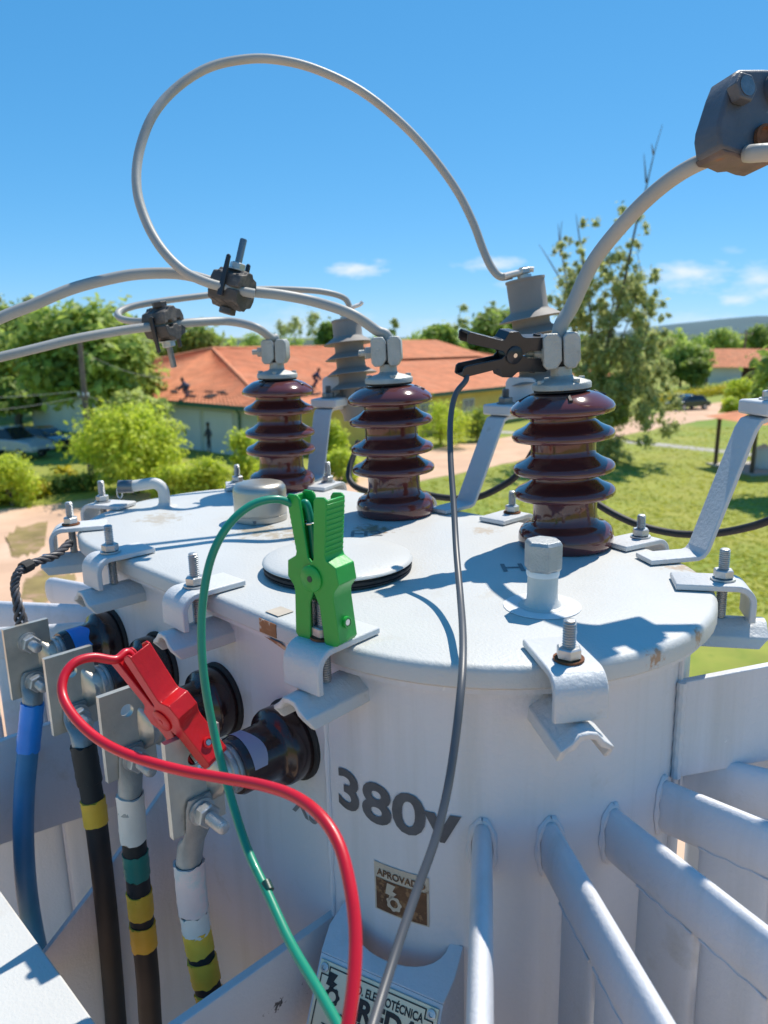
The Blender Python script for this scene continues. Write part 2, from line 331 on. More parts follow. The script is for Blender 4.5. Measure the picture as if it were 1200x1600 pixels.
# ------------------------------------------------------------------ vegetation
def leafmat(n, c, tr=.5, isl=.45): return mat(n, c, .55, var=.25, vs=.7, island=isl, transl=tr, spec=.35)
leafmat('leaf_dark', (.23, .33, .075)); leafmat('leaf_mid', (.34, .46, .11)); leafmat('leaf_bright', (.52, .64, .075), .5); leafmat('leaf_euc', (.43, .49, .22), .5)
leafmat('leaf_yellow', (.50, .45, .02), .35); leafmat('leaf_olive', (.40, .49, .14))
mat('bark', (.16, .125, .095), .9, var=.3, vs=3, bump=.5, bs=8); mat('bark_pale', (.26, .235, .20), .9, var=.3, vs=3, bump=.4, bs=8)
RNG = np.random.default_rng(11)
def leaves(lumps, per, size, seed, squash=1.0, up_bias=.75, droop=0., fuzzy=False):
    r = np.random.default_rng(seed); V = []; 
    tot = sum(R ** 2 for _, R in lumps)
    for c, R in lumps:
        n = max(30, int(per * R ** 2 / tot)); d = r.normal(size=(n, 3)); d /= np.linalg.norm(d, axis=1)[:, None]
        rad_ = R * (np.abs(r.normal(size=n)) * .62 + .12 if fuzzy else (.2 + .85 * r.random(n) ** .75) * np.where(r.random(n) < .14, 1.35, 1.)); bump_ = 1 + .22 * np.sin(d[:, 0] * 5 + seed) * np.cos(d[:, 1] * 6 + c[0] * 3) + .12 * np.sin(d[:, 2] * 11 + c[1])
        p = np.array(c) + d * (rad_ * bump_)[:, None] * np.array([1, 1, squash])
        nr = d * .9 + r.normal(size=(n, 3)) * .6; nr[:, 2] += up_bias; nr /= np.linalg.norm(nr, axis=1)[:, None]
        a = np.cross(nr, r.normal(size=(n, 3))); a[:, 2] -= droop; a -= nr * (a * nr).sum(1)[:, None]; a /= np.linalg.norm(a, axis=1)[:, None]; b = np.cross(nr, a)
        s = size * (.35 + 1.2 * r.random(n) ** 1.5)[:, None]
        q = np.stack([p - a * s, p + b * s * .5 + nr * s * .12, p + a * s, p - b * s * .5 + nr * s * .12], 1); V.append(q.reshape(-1, 3))
    return np.concatenate(V)
def leaf_obj(name, V, m, loc, parent=None):
    n = len(V) // 4; me = bpy.data.meshes.new(name); me.vertices.add(len(V)); me.loops.add(len(V)); me.polygons.add(n)
    me.vertices.foreach_set('co', V.astype(np.float32).ravel()); me.loops.foreach_set('vertex_index', np.arange(len(V), dtype=np.int32))
    me.polygons.foreach_set('loop_start', np.arange(0, len(V), 4, dtype=np.int32)); me.update(calc_edges=True); me.validate()
    me.materials.append(MATS[m]); o = bpy.data.objects.new(name, me); col.objects.link(o); LOC[o.name] = Vector()
    if parent is not None: o.parent = parent
    else: o.location = loc
    return o
def limb(mb, a, b, r0, r1, seed=0, k=6, wob=.06):
    a, b = Vector(a), Vector(b); rr = random.Random(seed); L = (b - a).length; pts = []
    for i in range(k + 1):
        t = i / k; off = Vector((rr.uniform(-1, 1), rr.uniform(-1, 1), 0)) * (wob * L * (0 if i in (0, k) else 1)); pts.append(a.lerp(b, t) + off)
    mb.tube(pts, [r0 + (r1 - r0) * i / k for i in range(k + 1)], 7); return pts
def tree(name, label, px, base, top, wpx, leaf, n=5000, size=.25, seed=1, trunk=.35, lumps=14, group='trees of the grounds', bark='bark', squash=.85, cat='tree', low=.3, depth=None):
    g = G(px, base); d = math.hypot(g.x, g.y) if depth is None else depth
    if depth: r = ray(px, base); g = Vector((r.x, r.y, 0)) * (depth / math.hypot(r.x, r.y))
    r = ray(px, top); H = CAMZ + r.z * (d / math.hypot(r.x, r.y)); Wd = wpx / FPX * d * .97
    root = empty(name, g, 'W', label=label, cat=cat, group=group); rr = random.Random(seed)
    cl = []; z0 = H * low; lumps = int(lumps * 1.9)
    for i in range(lumps):
        t = (i + .5) / lumps; a = i * 2.4 + rr.uniform(-.4, .4); z = z0 + (H - z0) * (.12 + .74 * t); prof = math.sin(math.pi * min(1, .22 + .72 * t)) ** .7
        q = Wd / 2 * prof * (.2 + .68 * rr.random()); R = min(Wd * .21, (H - z0) * .27) * (.38 + .85 * rr.random())
        cl.append(((math.cos(a) * q, math.sin(a) * q * .85, min(z, H - R * squash * .95)), R))
    leaf_obj('crown', leaves(cl, n, size, seed, squash), leaf, g, root)
    if trunk > 0:
        mb = MB(); r0 = max(.07, Wd * .03); root_z = z0 + (H - z0) * .35
        limb(mb, g, g + Vector((rr.uniform(-.1, .1) * Wd * .3, 0, root_z)), r0, r0 * .6, seed)
        for c, R in cl[:8]: limb(mb, g + Vector((0, 0, root_z * .75)), g + Vector(c), r0 * .5, r0 * .12, seed + int(R * 100))
        mb.build('trunk', bark, root)
    return root
random.seed(5)
# big trees at the left, beyond the parked pickup
for a in [('dense tall tree rising left of the loop cable, beyond the white pickup', -40, 655, 492, 190, 'leaf_mid', 15000, .30, 1), ('broad dark green tree behind the utility pole', 62, 650, 478, 190, 'leaf_dark', 15000, .30, 2),
          ('tallest round tree of the left row, above the utility pole', 150, 702, 468, 190, 'leaf_mid', 15000, .30, 3), ('tree between the utility pole and the tiled roof', 190, 692, 488, 130, 'leaf_olive', 8000, .30, 4),
          ('dark tree just behind the left end of the tiled roof', 310, 640, 505, 120, 'leaf_dark', 6000, .32, 5), ('dark low tree shading the ground beside the white pickup', 30, 668, 590, 210, 'leaf_dark', 6000, .3, 6),
          ('dark low tree filling the gap behind the utility pole foot', 180, 668, 575, 190, 'leaf_dark', 6000, .3, 7)]:
    tree('leafy_tree', a[0], *a[1:6], n=a[6], size=a[7], seed=a[8], group='trees left of the tiled building')
tree('bright_tree', 'bright yellow-green bushy tree in front of the tiled building', 212, 772, 628, 195, 'leaf_bright', 16000, .115, 21, low=.12, lumps=20, group='bright green shrubs by the road')
tree('leafy_tree', 'dull green round tree behind the bright bushy tree', 218, 738, 610, 115, 'leaf_olive', 7000, .2, 22, low=.2, group='trees left of the tiled building')
for i, (lab, px, b, t, w) in enumerate([('bright shrub behind the pipe with the grey cap', 330, 782, 712, 90), ('bright shrub left of the leftmost bushing', 385, 770, 665, 66), ('low bright shrub mass behind the cover clamps', 425, 778, 718, 90),
         ('bright shrub between the left and middle bushings, by the wall', 520, 712, 655, 60), ('low bright shrub at the roadside between two bushings', 530, 752, 700, 80), ('round bright shrub right of the middle bushing', 690, 697, 622, 100),
         ('small bright shrub beside the yellow wall', 745, 690, 630, 60), ('bright shrub with yellow tips at the left picture edge', 20, 790, 705, 100), ('low shrub at the foot of the bright bushy tree', 275, 785, 725, 90)]):
    tree('shrub', lab, px, b, t, w, 'leaf_bright' if i != 6 else 'leaf_mid', 4200, .09, 40 + i, trunk=0.1, low=.02, lumps=12, group='bright green shrubs by the road', cat='shrub')
# clipped hedges
def hedge(label, x0, x1, y0, y1, h, leaf, n, seed, group='clipped hedges'):
    a, b = G(x0, y0), G(x1, y1); L = (b - a).length; k = max(3, int(L / (h * .7)))
    g = (a + b) / 2; root = empty('hedge', g, 'W', label=label, cat='hedge', group=group)
    cl = [((a.lerp(b, (i + .5) / k) - g) + Vector((0, 0, h * .5)), h * .6) for i in range(k)]
    leaf_obj('foliage', leaves([(tuple(c), R) for c, R in cl], n, h * .13, seed, .9), leaf, g, root)
    for i in range(k): mb = MB(); limb(mb, a.lerp(b, (i + .5) / k), a.lerp(b, (i + .5) / k) + Vector((0, 0, h * .6)), .03, .02, i); mb.build('stem', 'bark', root)
hedge('dark clipped hedge between the left shrub and the bright tree', 62, 150, 772, 765, .75, 'leaf_dark', 3500, 61)
hedge('yellow topped hedge at the left picture edge', -40, 70, 792, 776, .8, 'leaf_yellow', 2500, 62)
hedge('small yellow clump beside the dark hedge', 92, 110, 757, 755, .8, 'leaf_yellow', 900, 63)
hedge('yellow green hedge behind the dark car, along the far road', 1012, 1190, 634, 606, 1.1, 'leaf_yellow', 5000, 64)
hedge('second yellow hedge row nearer the far white wall', 1010, 1190, 624, 600, 1.0, 'leaf_olive', 4000, 65)
# right side trees
for i, a in enumerate([('glossy round tree right of the slender eucalyptus, behind the hedge', 1062, 612, 535, 85, 'leaf_mid', 6000), ('dark tree left of the far white wall', 1078, 614, 560, 60, 'leaf_dark', 4000), ('green tree beyond the far red roof, left one', 1122, 588, 512, 70, 'leaf_mid', 4000),
         ('dark tree beyond the far red roof, right one', 1185, 586, 506, 80, 'leaf_dark', 5000), ('light shrub tree at the bend of the far road', 1150, 633, 590, 50, 'leaf_bright', 3000), ('dark shrub beside the kiosk roof at the right edge', 1196, 650, 588, 60, 'leaf_mid', 4000),
         ('small bright tree before the far hedge', 1140, 650, 620, 30, 'leaf_bright', 1600), ('round tree showing between the eucalyptus trunks', 985, 618, 548, 90, 'leaf_mid', 5000)]):
    tree('leafy_tree', a[0], *a[1:6], n=a[6], size=.3 if i not in (4, 6) else .16, seed=80 + i, group='trees along the far road', low=.3 if i not in (4, 6) else .03)
# tree mass behind the building
for i, a in enumerate([('bushy tree behind the roof ridge, left of the black clip', 690, 560, 503, 70), ('tree behind the roof ridge beside the grey arrester', 760, 560, 488, 90), ('dark tree behind the grey arrester', 800, 560, 478, 80), ('low tree behind the left end of the roof ridge', 520, 560, 502, 60)]):
    tree('leafy_tree', a[0], *a[1:5], 'leaf_dark' if i % 2 else 'leaf_mid', 4000, .5, 120 + i, group='trees behind the tiled roof', depth=120 + 8 * i)
def thin_tree(label, px, top, w, dist, seed):
    r = ray(px, 527); g = Vector((r.x, r.y, 0)) * (dist / r.y); r = ray(px, top); H = CAMZ + r.z * dist / r.y
    root = empty('slender_tree', g, 'W', label=label, cat='tree', group='slender trees on the horizon'); rr = random.Random(seed); Wd = w / FPX * dist
    mb = MB(); limb(mb, g, g + Vector((rr.uniform(-.3, .3), 0, H * .97)), .14, .03, seed); cl = []
    for i in range(9):
        z = H * rr.uniform(.62, .97); c = Vector((rr.uniform(-.5, .5) * Wd * (1.2 - z / H), rr.uniform(-.5, .5) * Wd * .5, z)); cl.append((tuple(c), Wd * rr.uniform(.10, .17)))
        limb(mb, g + Vector((0, 0, z - Wd * .15)), g + c, .04, .015, seed + i, 3)
    leaf_obj('crown', leaves(cl, 900, .30, seed, 1., fuzzy=True), 'leaf_euc', g, root); mb.build('trunk', 'bark_pale', root)
for i, (lab, px, top, w, dd) in enumerate([('slender tree at the far left above the big trees', 52, 455, 55, 110), ('slender tree left of the middle cable, over the roof', 462, 492, 55, 170), ('slender tree just left of the left arrester', 492, 488, 50, 165), ('thin tree between the left arrester and the black clip', 616, 494, 30, 175),
        ('slender tree right of the thin one, over the roof ridge', 722, 474, 40, 165), ('slender tree beside the top of the grey arrester', 768, 470, 48, 150), ('slender tree behind the left big tree tops', 10, 462, 45, 115), ('pale slender tree over the left roof end', 440, 500, 40, 180)]):
    thin_tree(lab, px, top, w, dd, 200 + i)
# slender eucalyptus at the right
def eucalyptus():
    g = G(925, 722); d = math.hypot(g.x, g.y); 
    root = empty('eucalyptus_tree', g, 'W', label='tall sparse eucalyptus with bare tips behind the right bushing', cat='tree'); mb = MB(); rr = random.Random(9); cl = []
    def pt(px, py, dd=0): r = ray(px, py); return Vector((0, 0, CAMZ)) + r * ((d + dd) / math.hypot(r.x, r.y))
    limbs = [[(925, 722), (935, 640), (945, 560), (960, 500), (978, 430), (992, 360), (1008, 300), (1022, 240), (1035, 195)], [(925, 722), (922, 650), (905, 580), (895, 510), (885, 440), (876, 380), (878, 345)],
             [(930, 690), (915, 600), (925, 520), (915, 440), (905, 370), (900, 335)], [(935, 640), (985, 580), (1010, 520), (1020, 470)], [(940, 600), (975, 520), (1000, 440), (995, 390)],
             [(905, 580), (880, 540), (868, 500)], [(895, 470), (860, 410), (842, 382)], [(940, 660), (1000, 640), (1040, 610)], [(940, 670), (995, 690), (1025, 660)], [(1010, 285), (1006, 240)], [(1021, 240), (1018, 225)], [(876, 400), (872, 350)], [(945, 560), (960, 440), (935, 390)]]
    for i, l in enumerate(limbs):
        dd = rr.uniform(-1.2, 1.2) if i > 2 else 0; pts = [pt(x, y, dd * min(1, j / 2)) for j, (x, y) in enumerate(l)]; r0 = .17 if i < 3 else .06
        mb.tube(spline(pts, 4), [r0 + (.012 - r0) * (j / (4 * (len(pts) - 1))) ** .7 for j in range(4 * (len(pts) - 1) + 1)], 7)
    for x, y, R in [(890, 400, .35), (905, 370, .3), (880, 450, .4), (920, 430, .45), (900, 480, .5), (935, 480, .5), (960, 420, .4), (985, 400, .4), (990, 350, .3), (975, 460, .5), (1000, 450, .4), (1010, 500, .55), (985, 520, .6), (950, 540, .55), (920, 540, .5), (890, 530, .45), (1020, 480, .35), (1015, 545, .5),
                   (940, 590, .6), (975, 580, .7), (1010, 590, .6), (915, 600, .55), (1030, 600, .45), (960, 630, .7), (1000, 635, .65), (925, 650, .6), (1035, 640, .4), (950, 680, .65), (990, 670, .55), (1020, 670, .4), (965, 705, .4), (930, 700, .5), (970, 440, .5), (985, 475, .5), (905, 455, .45), (925, 500, .5), (945, 445, .4), (1000, 560, .6), (970, 610, .7), (1025, 560, .5), (905, 560, .5), (875, 500, .3), (870, 560, .35), (885, 600, .4), (955, 510, .45)]:
        for k in range(9):
            c = pt(x + rr.uniform(-26, 26), y + rr.uniform(-28, 28), rr.uniform(-1.8, 1.8)) - g; cl.append((tuple(c), R * rr.uniform(.35, .8)))
    leaf_obj('crown', leaves(cl, 50000, .115, 77, 1.2, .45, .6, True), 'leaf_euc', g, root); mb.build('trunk', 'bark', root)
    cl2 = [(tuple(pt(x, y, rr.uniform(-1, 1)) - g), .55) for x, y in [(940, 620), (960, 600), (945, 650), (930, 590), (970, 650), (935, 690), (905, 640)]]
    leaf_obj('inner_foliage', leaves(cl2, 4200, .12, 78, 1.1, fuzzy=True), 'leaf_mid', g, root)
eucalyptus()
def lone(label, x, y, H, Wd, seed):
    root = empty('leafy_tree', (x, y, 0), 'W', label=label, cat='tree', group='trees at the lawn edge'); rr = random.Random(seed)
    cl = [((rr.uniform(-.5, .5) * Wd * .7, rr.uniform(-.5, .5) * Wd * .7, H * rr.uniform(.5, .85)), Wd * rr.uniform(.16, .26)) for _ in range(14)]
    leaf_obj('crown', leaves(cl, 4000, .25, seed, .9), 'leaf_mid', Vector(), root); mb = MB(); g = Vector((x, y, 0))
    limb(mb, g, g + Vector((0, 0, H * .6)), .16, .1, seed); [limb(mb, g + Vector((0, 0, H * .4)), g + Vector(c), .07, .03, seed) for c, R in cl[:7]]; mb.build('trunk', 'bark', root)
g = G(1185, 835); lone('tree just outside the right edge that shades the lawn', g.x + 5.2, g.y + 6.0, 7.2, 5.0, 301)
def lawn_tufts():
    r = np.random.default_rng(21); n = 50000; px = r.uniform(540, 1900, n); py = 668 + (960 - 668) * r.random(n) ** 1.3; P = []
    lo_ = sorted([q for q in lo if q[0] > 500]); xs = [q[0] for q in lo_]; ys = [q[1] for q in lo_]
    keep = py > np.interp(px, xs, ys) + 3; px, py = px[keep], py[keep]; n = len(px)
    x = (px - 600) / FPX; y = (py - 800) / FPX; dx, dy, dz = x, math.cos(PITCH) - y * math.sin(PITCH), -math.sin(PITCH) - y * math.cos(PITCH); t = -CAMZ / dz; p = np.stack([dx * t, dy * t, np.zeros(n)], 1)
    a = r.uniform(0, 6.28, n); s_ = .05 + .09 * r.random(n); h = .012 + .035 * r.random(n) ** 2; d = np.stack([np.cos(a) * s_, np.sin(a) * s_, np.zeros(n)], 1); u = np.stack([r.normal(size=n) * .03, r.normal(size=n) * .03, h], 1)
    V = np.stack([p - d, p + d, p + d * .6 + u, p - d * .6 + u], 1).reshape(-1, 3)
    tag(leaf_obj('grass', V, 'leaf_grass', Vector()), 'short mown grass on the lawn', 'grass', kind='stuff')
leafmat('leaf_grass', (.44, .47, .07), .4, .3)
lawn_tufts()
# far wood closing the horizon
def far_wood():
    cl = []; rr = random.Random(4)
    for i in range(150):
        px = rr.uniform(-500, 1700); dist = rr.uniform(230, 420); r = ray(px, 527); p = Vector((r.x, r.y, 0)) * (dist / r.y); h = rr.uniform(4.5, 8.0) + (1.5 if px > 1030 else 0)
        for k in range(3): cl.append(((p.x + rr.uniform(-5, 5), p.y, h * (.35 + .25 * k)), h * rr.uniform(.35, .55)))
    tag(leaf_obj('distant_wood', leaves(cl, 32000, 1.0, 5, .9), 'leaf_mid', Vector()), 'distant belt of woodland along the horizon', 'woodland', kind='stuff')
far_wood()

# ------------------------------------------------------------------ buildings, poles, vehicles, people in the distance
mat('roof_tile', (.74, .28, .135), .85, var=.18, vs=1.2, dirt=[((.50, .17, .08), 4, .58, .75), ((.80, .36, .20), .5, .5, .75)])
mat('roof_tile_shaded', (.30, .12, .07), .85, var=.2, vs=1.2)  # darker tile colour that paints in the shade of the gable end
mat('roof_gap', (.05, .035, .03), .9)
mat('wall_yellow', (.74, .53, .15), .85, var=.08, vs=.8); mat('wall_grey', (.62, .62, .53), .85, var=.08, vs=.8); mat('wall_white', (.74, .74, .72), .8, var=.05, vs=.6); mat('fascia_green', (.05, .14, .09), .7)
mat('window_glass', (.20, .23, .26), .2); mat('timber', (.13, .085, .06), .85, var=.3, vs=5); mat('wood_pole', (.17, .135, .115), .9, var=.25, vs=3)
mat('car_dark', (.012, .016, .026), .2, coat=.8); mat('car_white', (.42, .44, .46), .3, coat=.6); mat('car_glass', (.02, .025, .03), .08); mat('tyre', (.02, .02, .02), .8); mat('alloy', (.4, .41, .42), .35, .8); mat('lamp_glass', (.7, .7, .7), .15)
mat('skin', (.22, .12, .08), .6); mat('cloth_navy', (.045, .055, .10), .85); mat('cloth_dark', (.07, .07, .08), .85); mat('hair', (.01, .008, .007), .7)
def tiled_slope(mb, a, b, c, d, rows, cols, amp=.045):
    # barrel-tile slope: eave a-b, ridge d-c, with tile courses stepping and channels rolling
    a, b, c, d = map(Vector, (a, b, c, d)); nrm = (b - a).cross(d - a).normalized(); nrm *= (1 if nrm.z > 0 else -1); vs = []
    for i in range(rows * 2 + 1):
        t = (i // 2 + (i % 2)) / rows if i else 0; t = min(1, (i + 1) // 2 / rows); lift = .035 if i % 2 == 0 and i else 0
        for j in range(cols * 2 + 1):
            s = j / (cols * 2); p = a.lerp(b, s).lerp(d.lerp(c, s), t); vs.append(p + nrm * (lift + (amp if j % 2 else 0)))
    k = cols * 2 + 1; mb.add(vs, [(i * k + j, i * k + j + 1, (i + 1) * k + j + 1, (i + 1) * k + j) for i in range(rows * 2) for j in range(cols * 2)])
def main_building():
    A = Vector((-6.3, 43, 0)); ab = Vector((-.78, .626, 0)).normalized(); ac = Vector((.626, .78, 0)).normalized(); LB, LC = 27., 46.; he, hr = 3.0, 5.95; ov = .7
    root = empty('tiled_building', A, 'W', label='long low building with orange tiled hip roof, grey and yellow walls', cat='building')
    def p(a, c, z): return A + ab * a + ac * c + Z3 * z
    w = MB(); w.prism([(0, 0), (LB, 0), (LB, .3), (0, .3)], p(0, 0, 0), ab, ac, Z3, 0, he); w.build('wall', 'wall_grey', root, smooth=0)
    w = MB(); w.prism([(0, .31), (.3, .31), (.3, LC), (0, LC)], p(0, 0, 0), ab, ac, Z3, 0, he); w.build('wall', 'wall_yellow', root, smooth=0)
    w = MB(); w.prism([(LB - .3, .31), (LB, .31), (LB, LC), (LB - .3, LC)], p(0, 0, 0), ab, ac, Z3, 0, he); w.prism([(.31, LC - .3), (LB - .31, LC - .3), (LB - .31, LC), (.31, LC)], p(0, 0, 0), ab, ac, Z3, 0, he); w.build('wall', 'wall_yellow', root, smooth=0)
    e = [p(-ov, -ov, he), p(-ov, LC + ov, he), p(LB + ov, LC + ov, he), p(LB + ov, -ov, he)]; r0, r1 = p(LB / 2, 7, hr), p(LB / 2, LC - 12, hr)
    rf = MB(); tiled_slope(rf, e[0], e[1], r1, r0, 34, 130); tiled_slope(rf, e[3], e[0], r0, r0, 34, 80); rf.add([e[1], e[2], r1], [(0, 1, 2)]); rf.add([e[2], e[3], r0, r1], [(0, 1, 2, 3)])
    roof = rf.build('roof', 'roof_tile', root, smooth=0)
    cap = MB()
    for a, b in ((e[0], r0), (e[3], r0), (r0, r1), (e[1], r1)): cap.tube([a + Z3 * .07, b + Z3 * .07], .11, 8)
    cap.build('ridge_tiles', 'roof_tile', roof)
    fa = MB(); fa.box((e[0] + e[1]) / 2 - Z3 * .12, ((e[1] - e[0]).length, .08, .24), ac, ab, Z3); fa.box((e[0] + e[3]) / 2 - Z3 * .12, ((e[3] - e[0]).length - .1, .08, .24), ab, ac, Z3); fa.build('fascia', 'fascia_green', root, smooth=0)
    so_ = MB(); so_.add([e[0] - Z3 * .02, e[1] - Z3 * .02, e[2] - Z3 * .02, e[3] - Z3 * .02], [(0, 1, 2, 3)]); so_.build('soffit', 'timber', root, smooth=0)
    for c0, c1 in ((9, 10.6), (14, 15.6), (19.5, 21.1), (25, 26.6)):
        m = MB(); m.box(p(-.02, (c0 + c1) / 2, 1.75), (.08, c1 - c0, 1.0), ab, ac, Z3); wi = m.build('window', 'wall_white', root, smooth=0)
        for k in (0, 1): m = MB(); m.box(p(-.05, c0 + (c1 - c0) * (.26 + .48 * k), 1.75), (.06, (c1 - c0) * .42, .86), ab, ac, Z3); m.build('pane', 'window_glass', wi, smooth=0)
    for a0 in (3.2, 6.2, 9.2, 14.0):
        m = MB(); m.box(p(a0 + 1.35, -.03, 1.25), (2.6, .08, 2.5), ab, ac, Z3); m.build('sliding_door', 'wall_white', root, smooth=0)
    for a0 in (2.6, 12.6):
        m = MB(); m.tube([p(a0, -.1, 0), p(a0, -.1, he - .5), p(a0, -.5, he - .1)], .06, 8); m.build('downpipe', 'fascia_green', root)
    # missing tiles where the roofers work
    gm = MB(); nrm = (e[1] - e[0]).cross(r0 - e[0]).normalized(); nrm *= 1 if nrm.z > 0 else -1; n2 = (e[3] - e[0]).cross(r0 - e[0]).normalized(); n2 *= 1 if n2.z > 0 else -1
    rr = random.Random(3)
    for k in range(16):
        gm = MB(); s = rr.uniform(.055, .115); t = rr.uniform(.1, .42); q = e[0].lerp(e[1], s).lerp(r0.lerp(r1, s), t); gm.box(q + nrm * .09, (rr.uniform(.3, .9), rr.uniform(.15, .4), .02), ac, (r0 - e[0]).normalized().cross(nrm).cross(nrm), nrm); gm.build('tile_gap', 'roof_gap', roof, smooth=0)
    for k in range(14):
        gm = MB(); s = rr.uniform(.12, .34); t = rr.uniform(.08, .2); q = e[0].lerp(e[3], s).lerp(r0, t); gm.box(q + n2 * .09, (rr.uniform(.3, .9), rr.uniform(.1, .25), .02), ab, n2.cross(ab), n2); gm.build('tile_gap', 'roof_gap', roof, smooth=0)
    # raised cross gable at the back of the roof
    rg = MB(); c0 = 22.; g0, g1, gt = p(8, c0, hr - .9), p(20, c0, hr - .9), p(14, c0, hr + .55); h0, h1, ht = p(8, c0 + 14, hr - .9), p(20, c0 + 14, hr - .9), p(14, c0 + 14, hr + .55)
    tiled_slope(rg, g0, h0, ht, gt, 12, 50); rg.add([g1, h1, ht, gt], [(0, 1, 2, 3)]); rg.build('cross_roof', 'roof_tile', root, smooth=0)
    gg = MB(); gg.add([g0 + ac * .2, g1 + ac * .2, gt + ac * .2 - Z3 * .1], [(0, 1, 2)]); gg.build('gable', 'roof_tile_shaded', root, smooth=0)  # its shade is painted by the darker tile colour
    return p, he, e, r0, r1
bp, HE, BE, BR0, BR1 = main_building()
def person(label, foot, h, pose, shirt, face=0.):
    foot = Vector(foot); s = h / 1.72; root = empty('person', foot, 'W', label=label, cat='person')
    f = Matrix.Rotation(face, 3, 'Z')
    def q(x, y, z): return foot + f @ (Vector((x, y, z)) * s)
    if pose == 'stand': J = dict(pel=(0, 0, .92), ch=(0, .02, 1.32), nk=(0, .03, 1.48), hd=(0, .05, 1.60), kl=(.10, .03, .5), fl=(.12, 0, .06), tl=(.13, .13, .03), kr=(-.10, .05, .5), fr=(-.12, 0, .06), tr=(-.13, .13, .03), el=(.27, .02, 1.12), hl=(.26, .16, .9), er=(-.27, .02, 1.12), hr=(-.24, .2, .92))
    else: J = dict(pel=(0, 0, .52), ch=(0, .28, .82), nk=(0, .38, .93), hd=(0, .46, 1.03), kl=(.14, .36, .45), fl=(.14, .1, .06), tl=(.14, .24, .03), kr=(-.14, .34, .42), fr=(-.14, .06, .06), tr=(-.14, .2, .03), el=(.26, .45, .62), hl=(.2, .62, .42), er=(-.26, .45, .62), hr=(-.2, .62, .4))
    J = {k: q(*v) for k, v in J.items()}
    names = list(J); me = bpy.data.meshes.new('body')
    edges = [('pel', 'ch'), ('ch', 'nk'), ('nk', 'hd'), ('pel', 'kl'), ('kl', 'fl'), ('fl', 'tl'), ('pel', 'kr'), ('kr', 'fr'), ('fr', 'tr'), ('ch', 'el'), ('el', 'hl'), ('ch', 'er'), ('er', 'hr')]
    R = dict(pel=.15, ch=.165, nk=.065, hd=.105, kl=.075, fl=.05, tl=.045, kr=.075, fr=.05, tr=.045, el=.05, hl=.038, er=.05, hr=.038)
    me.from_pydata([J[n] - foot for n in names], [(names.index(a), names.index(b)) for a, b in edges], [])
    o = bpy.data.objects.new('body', me); col.objects.link(o); o.parent = root
    sk = o.modifiers.new('skin', 'SKIN'); 
    if not me.skin_vertices: me.attributes.new('skin', 'FLOAT', 'POINT') if False else None
    if me.skin_vertices:
        for i, n in enumerate(names): me.skin_vertices[0].data[i].radius = (R[n] * s, R[n] * s); me.skin_vertices[0].data[i].use_root = (n == 'pel')
    o.modifiers.new('sub', 'SUBSURF').render_levels = 1
    me.materials.append(MATS[shirt])
    m = MB(); m.sphere(J['hd'] + Vector((0, 0, .03 * s)), .115 * s, 12, 8, (.9, 1, 1.15)); m.build('head', 'skin', root, smooth=180)
    m = MB(); m.sphere(J['hd'] + Vector((0, -.015 * s, .075 * s)), .118 * s, 12, 8, (.95, 1, .9)); m.build('hair', 'hair', root, smooth=180)
    return root
def roof_pt(px, py, quad):
    a, b, c = map(Vector, quad); n = (b - a).cross(c - a); r = ray(px, py); o = Vector((0, 0, CAMZ)); t = (a - o).dot(n) / r.dot(n); return o + r * t
person('person in dark clothes crouching near the left eave of the tiled roof', roof_pt(296, 622, (BE[0], BE[3], BR0)) + Z3 * .05, 1.7, 'crouch', 'cloth_navy', 1.2)
person('person in dark clothes crouching higher up the roof beside missing tiles', roof_pt(488, 606, (BE[0], BE[1], BR0)) + Z3 * .05, 1.7, 'crouch', 'cloth_navy', -1.2)
person('person in dark clothes standing by the grey wall below the eave', G(328, 706), 1.75, 'stand', 'cloth_dark', 2.5)
def ladder():
    f = G(541, 697); t = bp(-.1, 8.2, 2.6); t = f + (t - f).normalized() * 2.9; t = at(531, 662, (f - Vector((0, 0, CAMZ))).length * 1.0); t.z = max(t.z, 1.6)
    m = MB(); s = Vector((.78, -.62, 0)) * .2
    root = empty('ladder', f, 'W', label='brown wooden ladder leaning beside the left arrester bracket, near the yellow wall', cat='ladder')
    for k in (-1, 1): m = MB(); m.tube([f + s * k, t + s * k], .035, 6); m.build('rail', 'timber', root)
    for i in range(1, 7): m = MB(); q = f.lerp(t, i / 7); m.tube([q - s, q + s], .022, 6); m.build('rung', 'timber', root)
ladder()
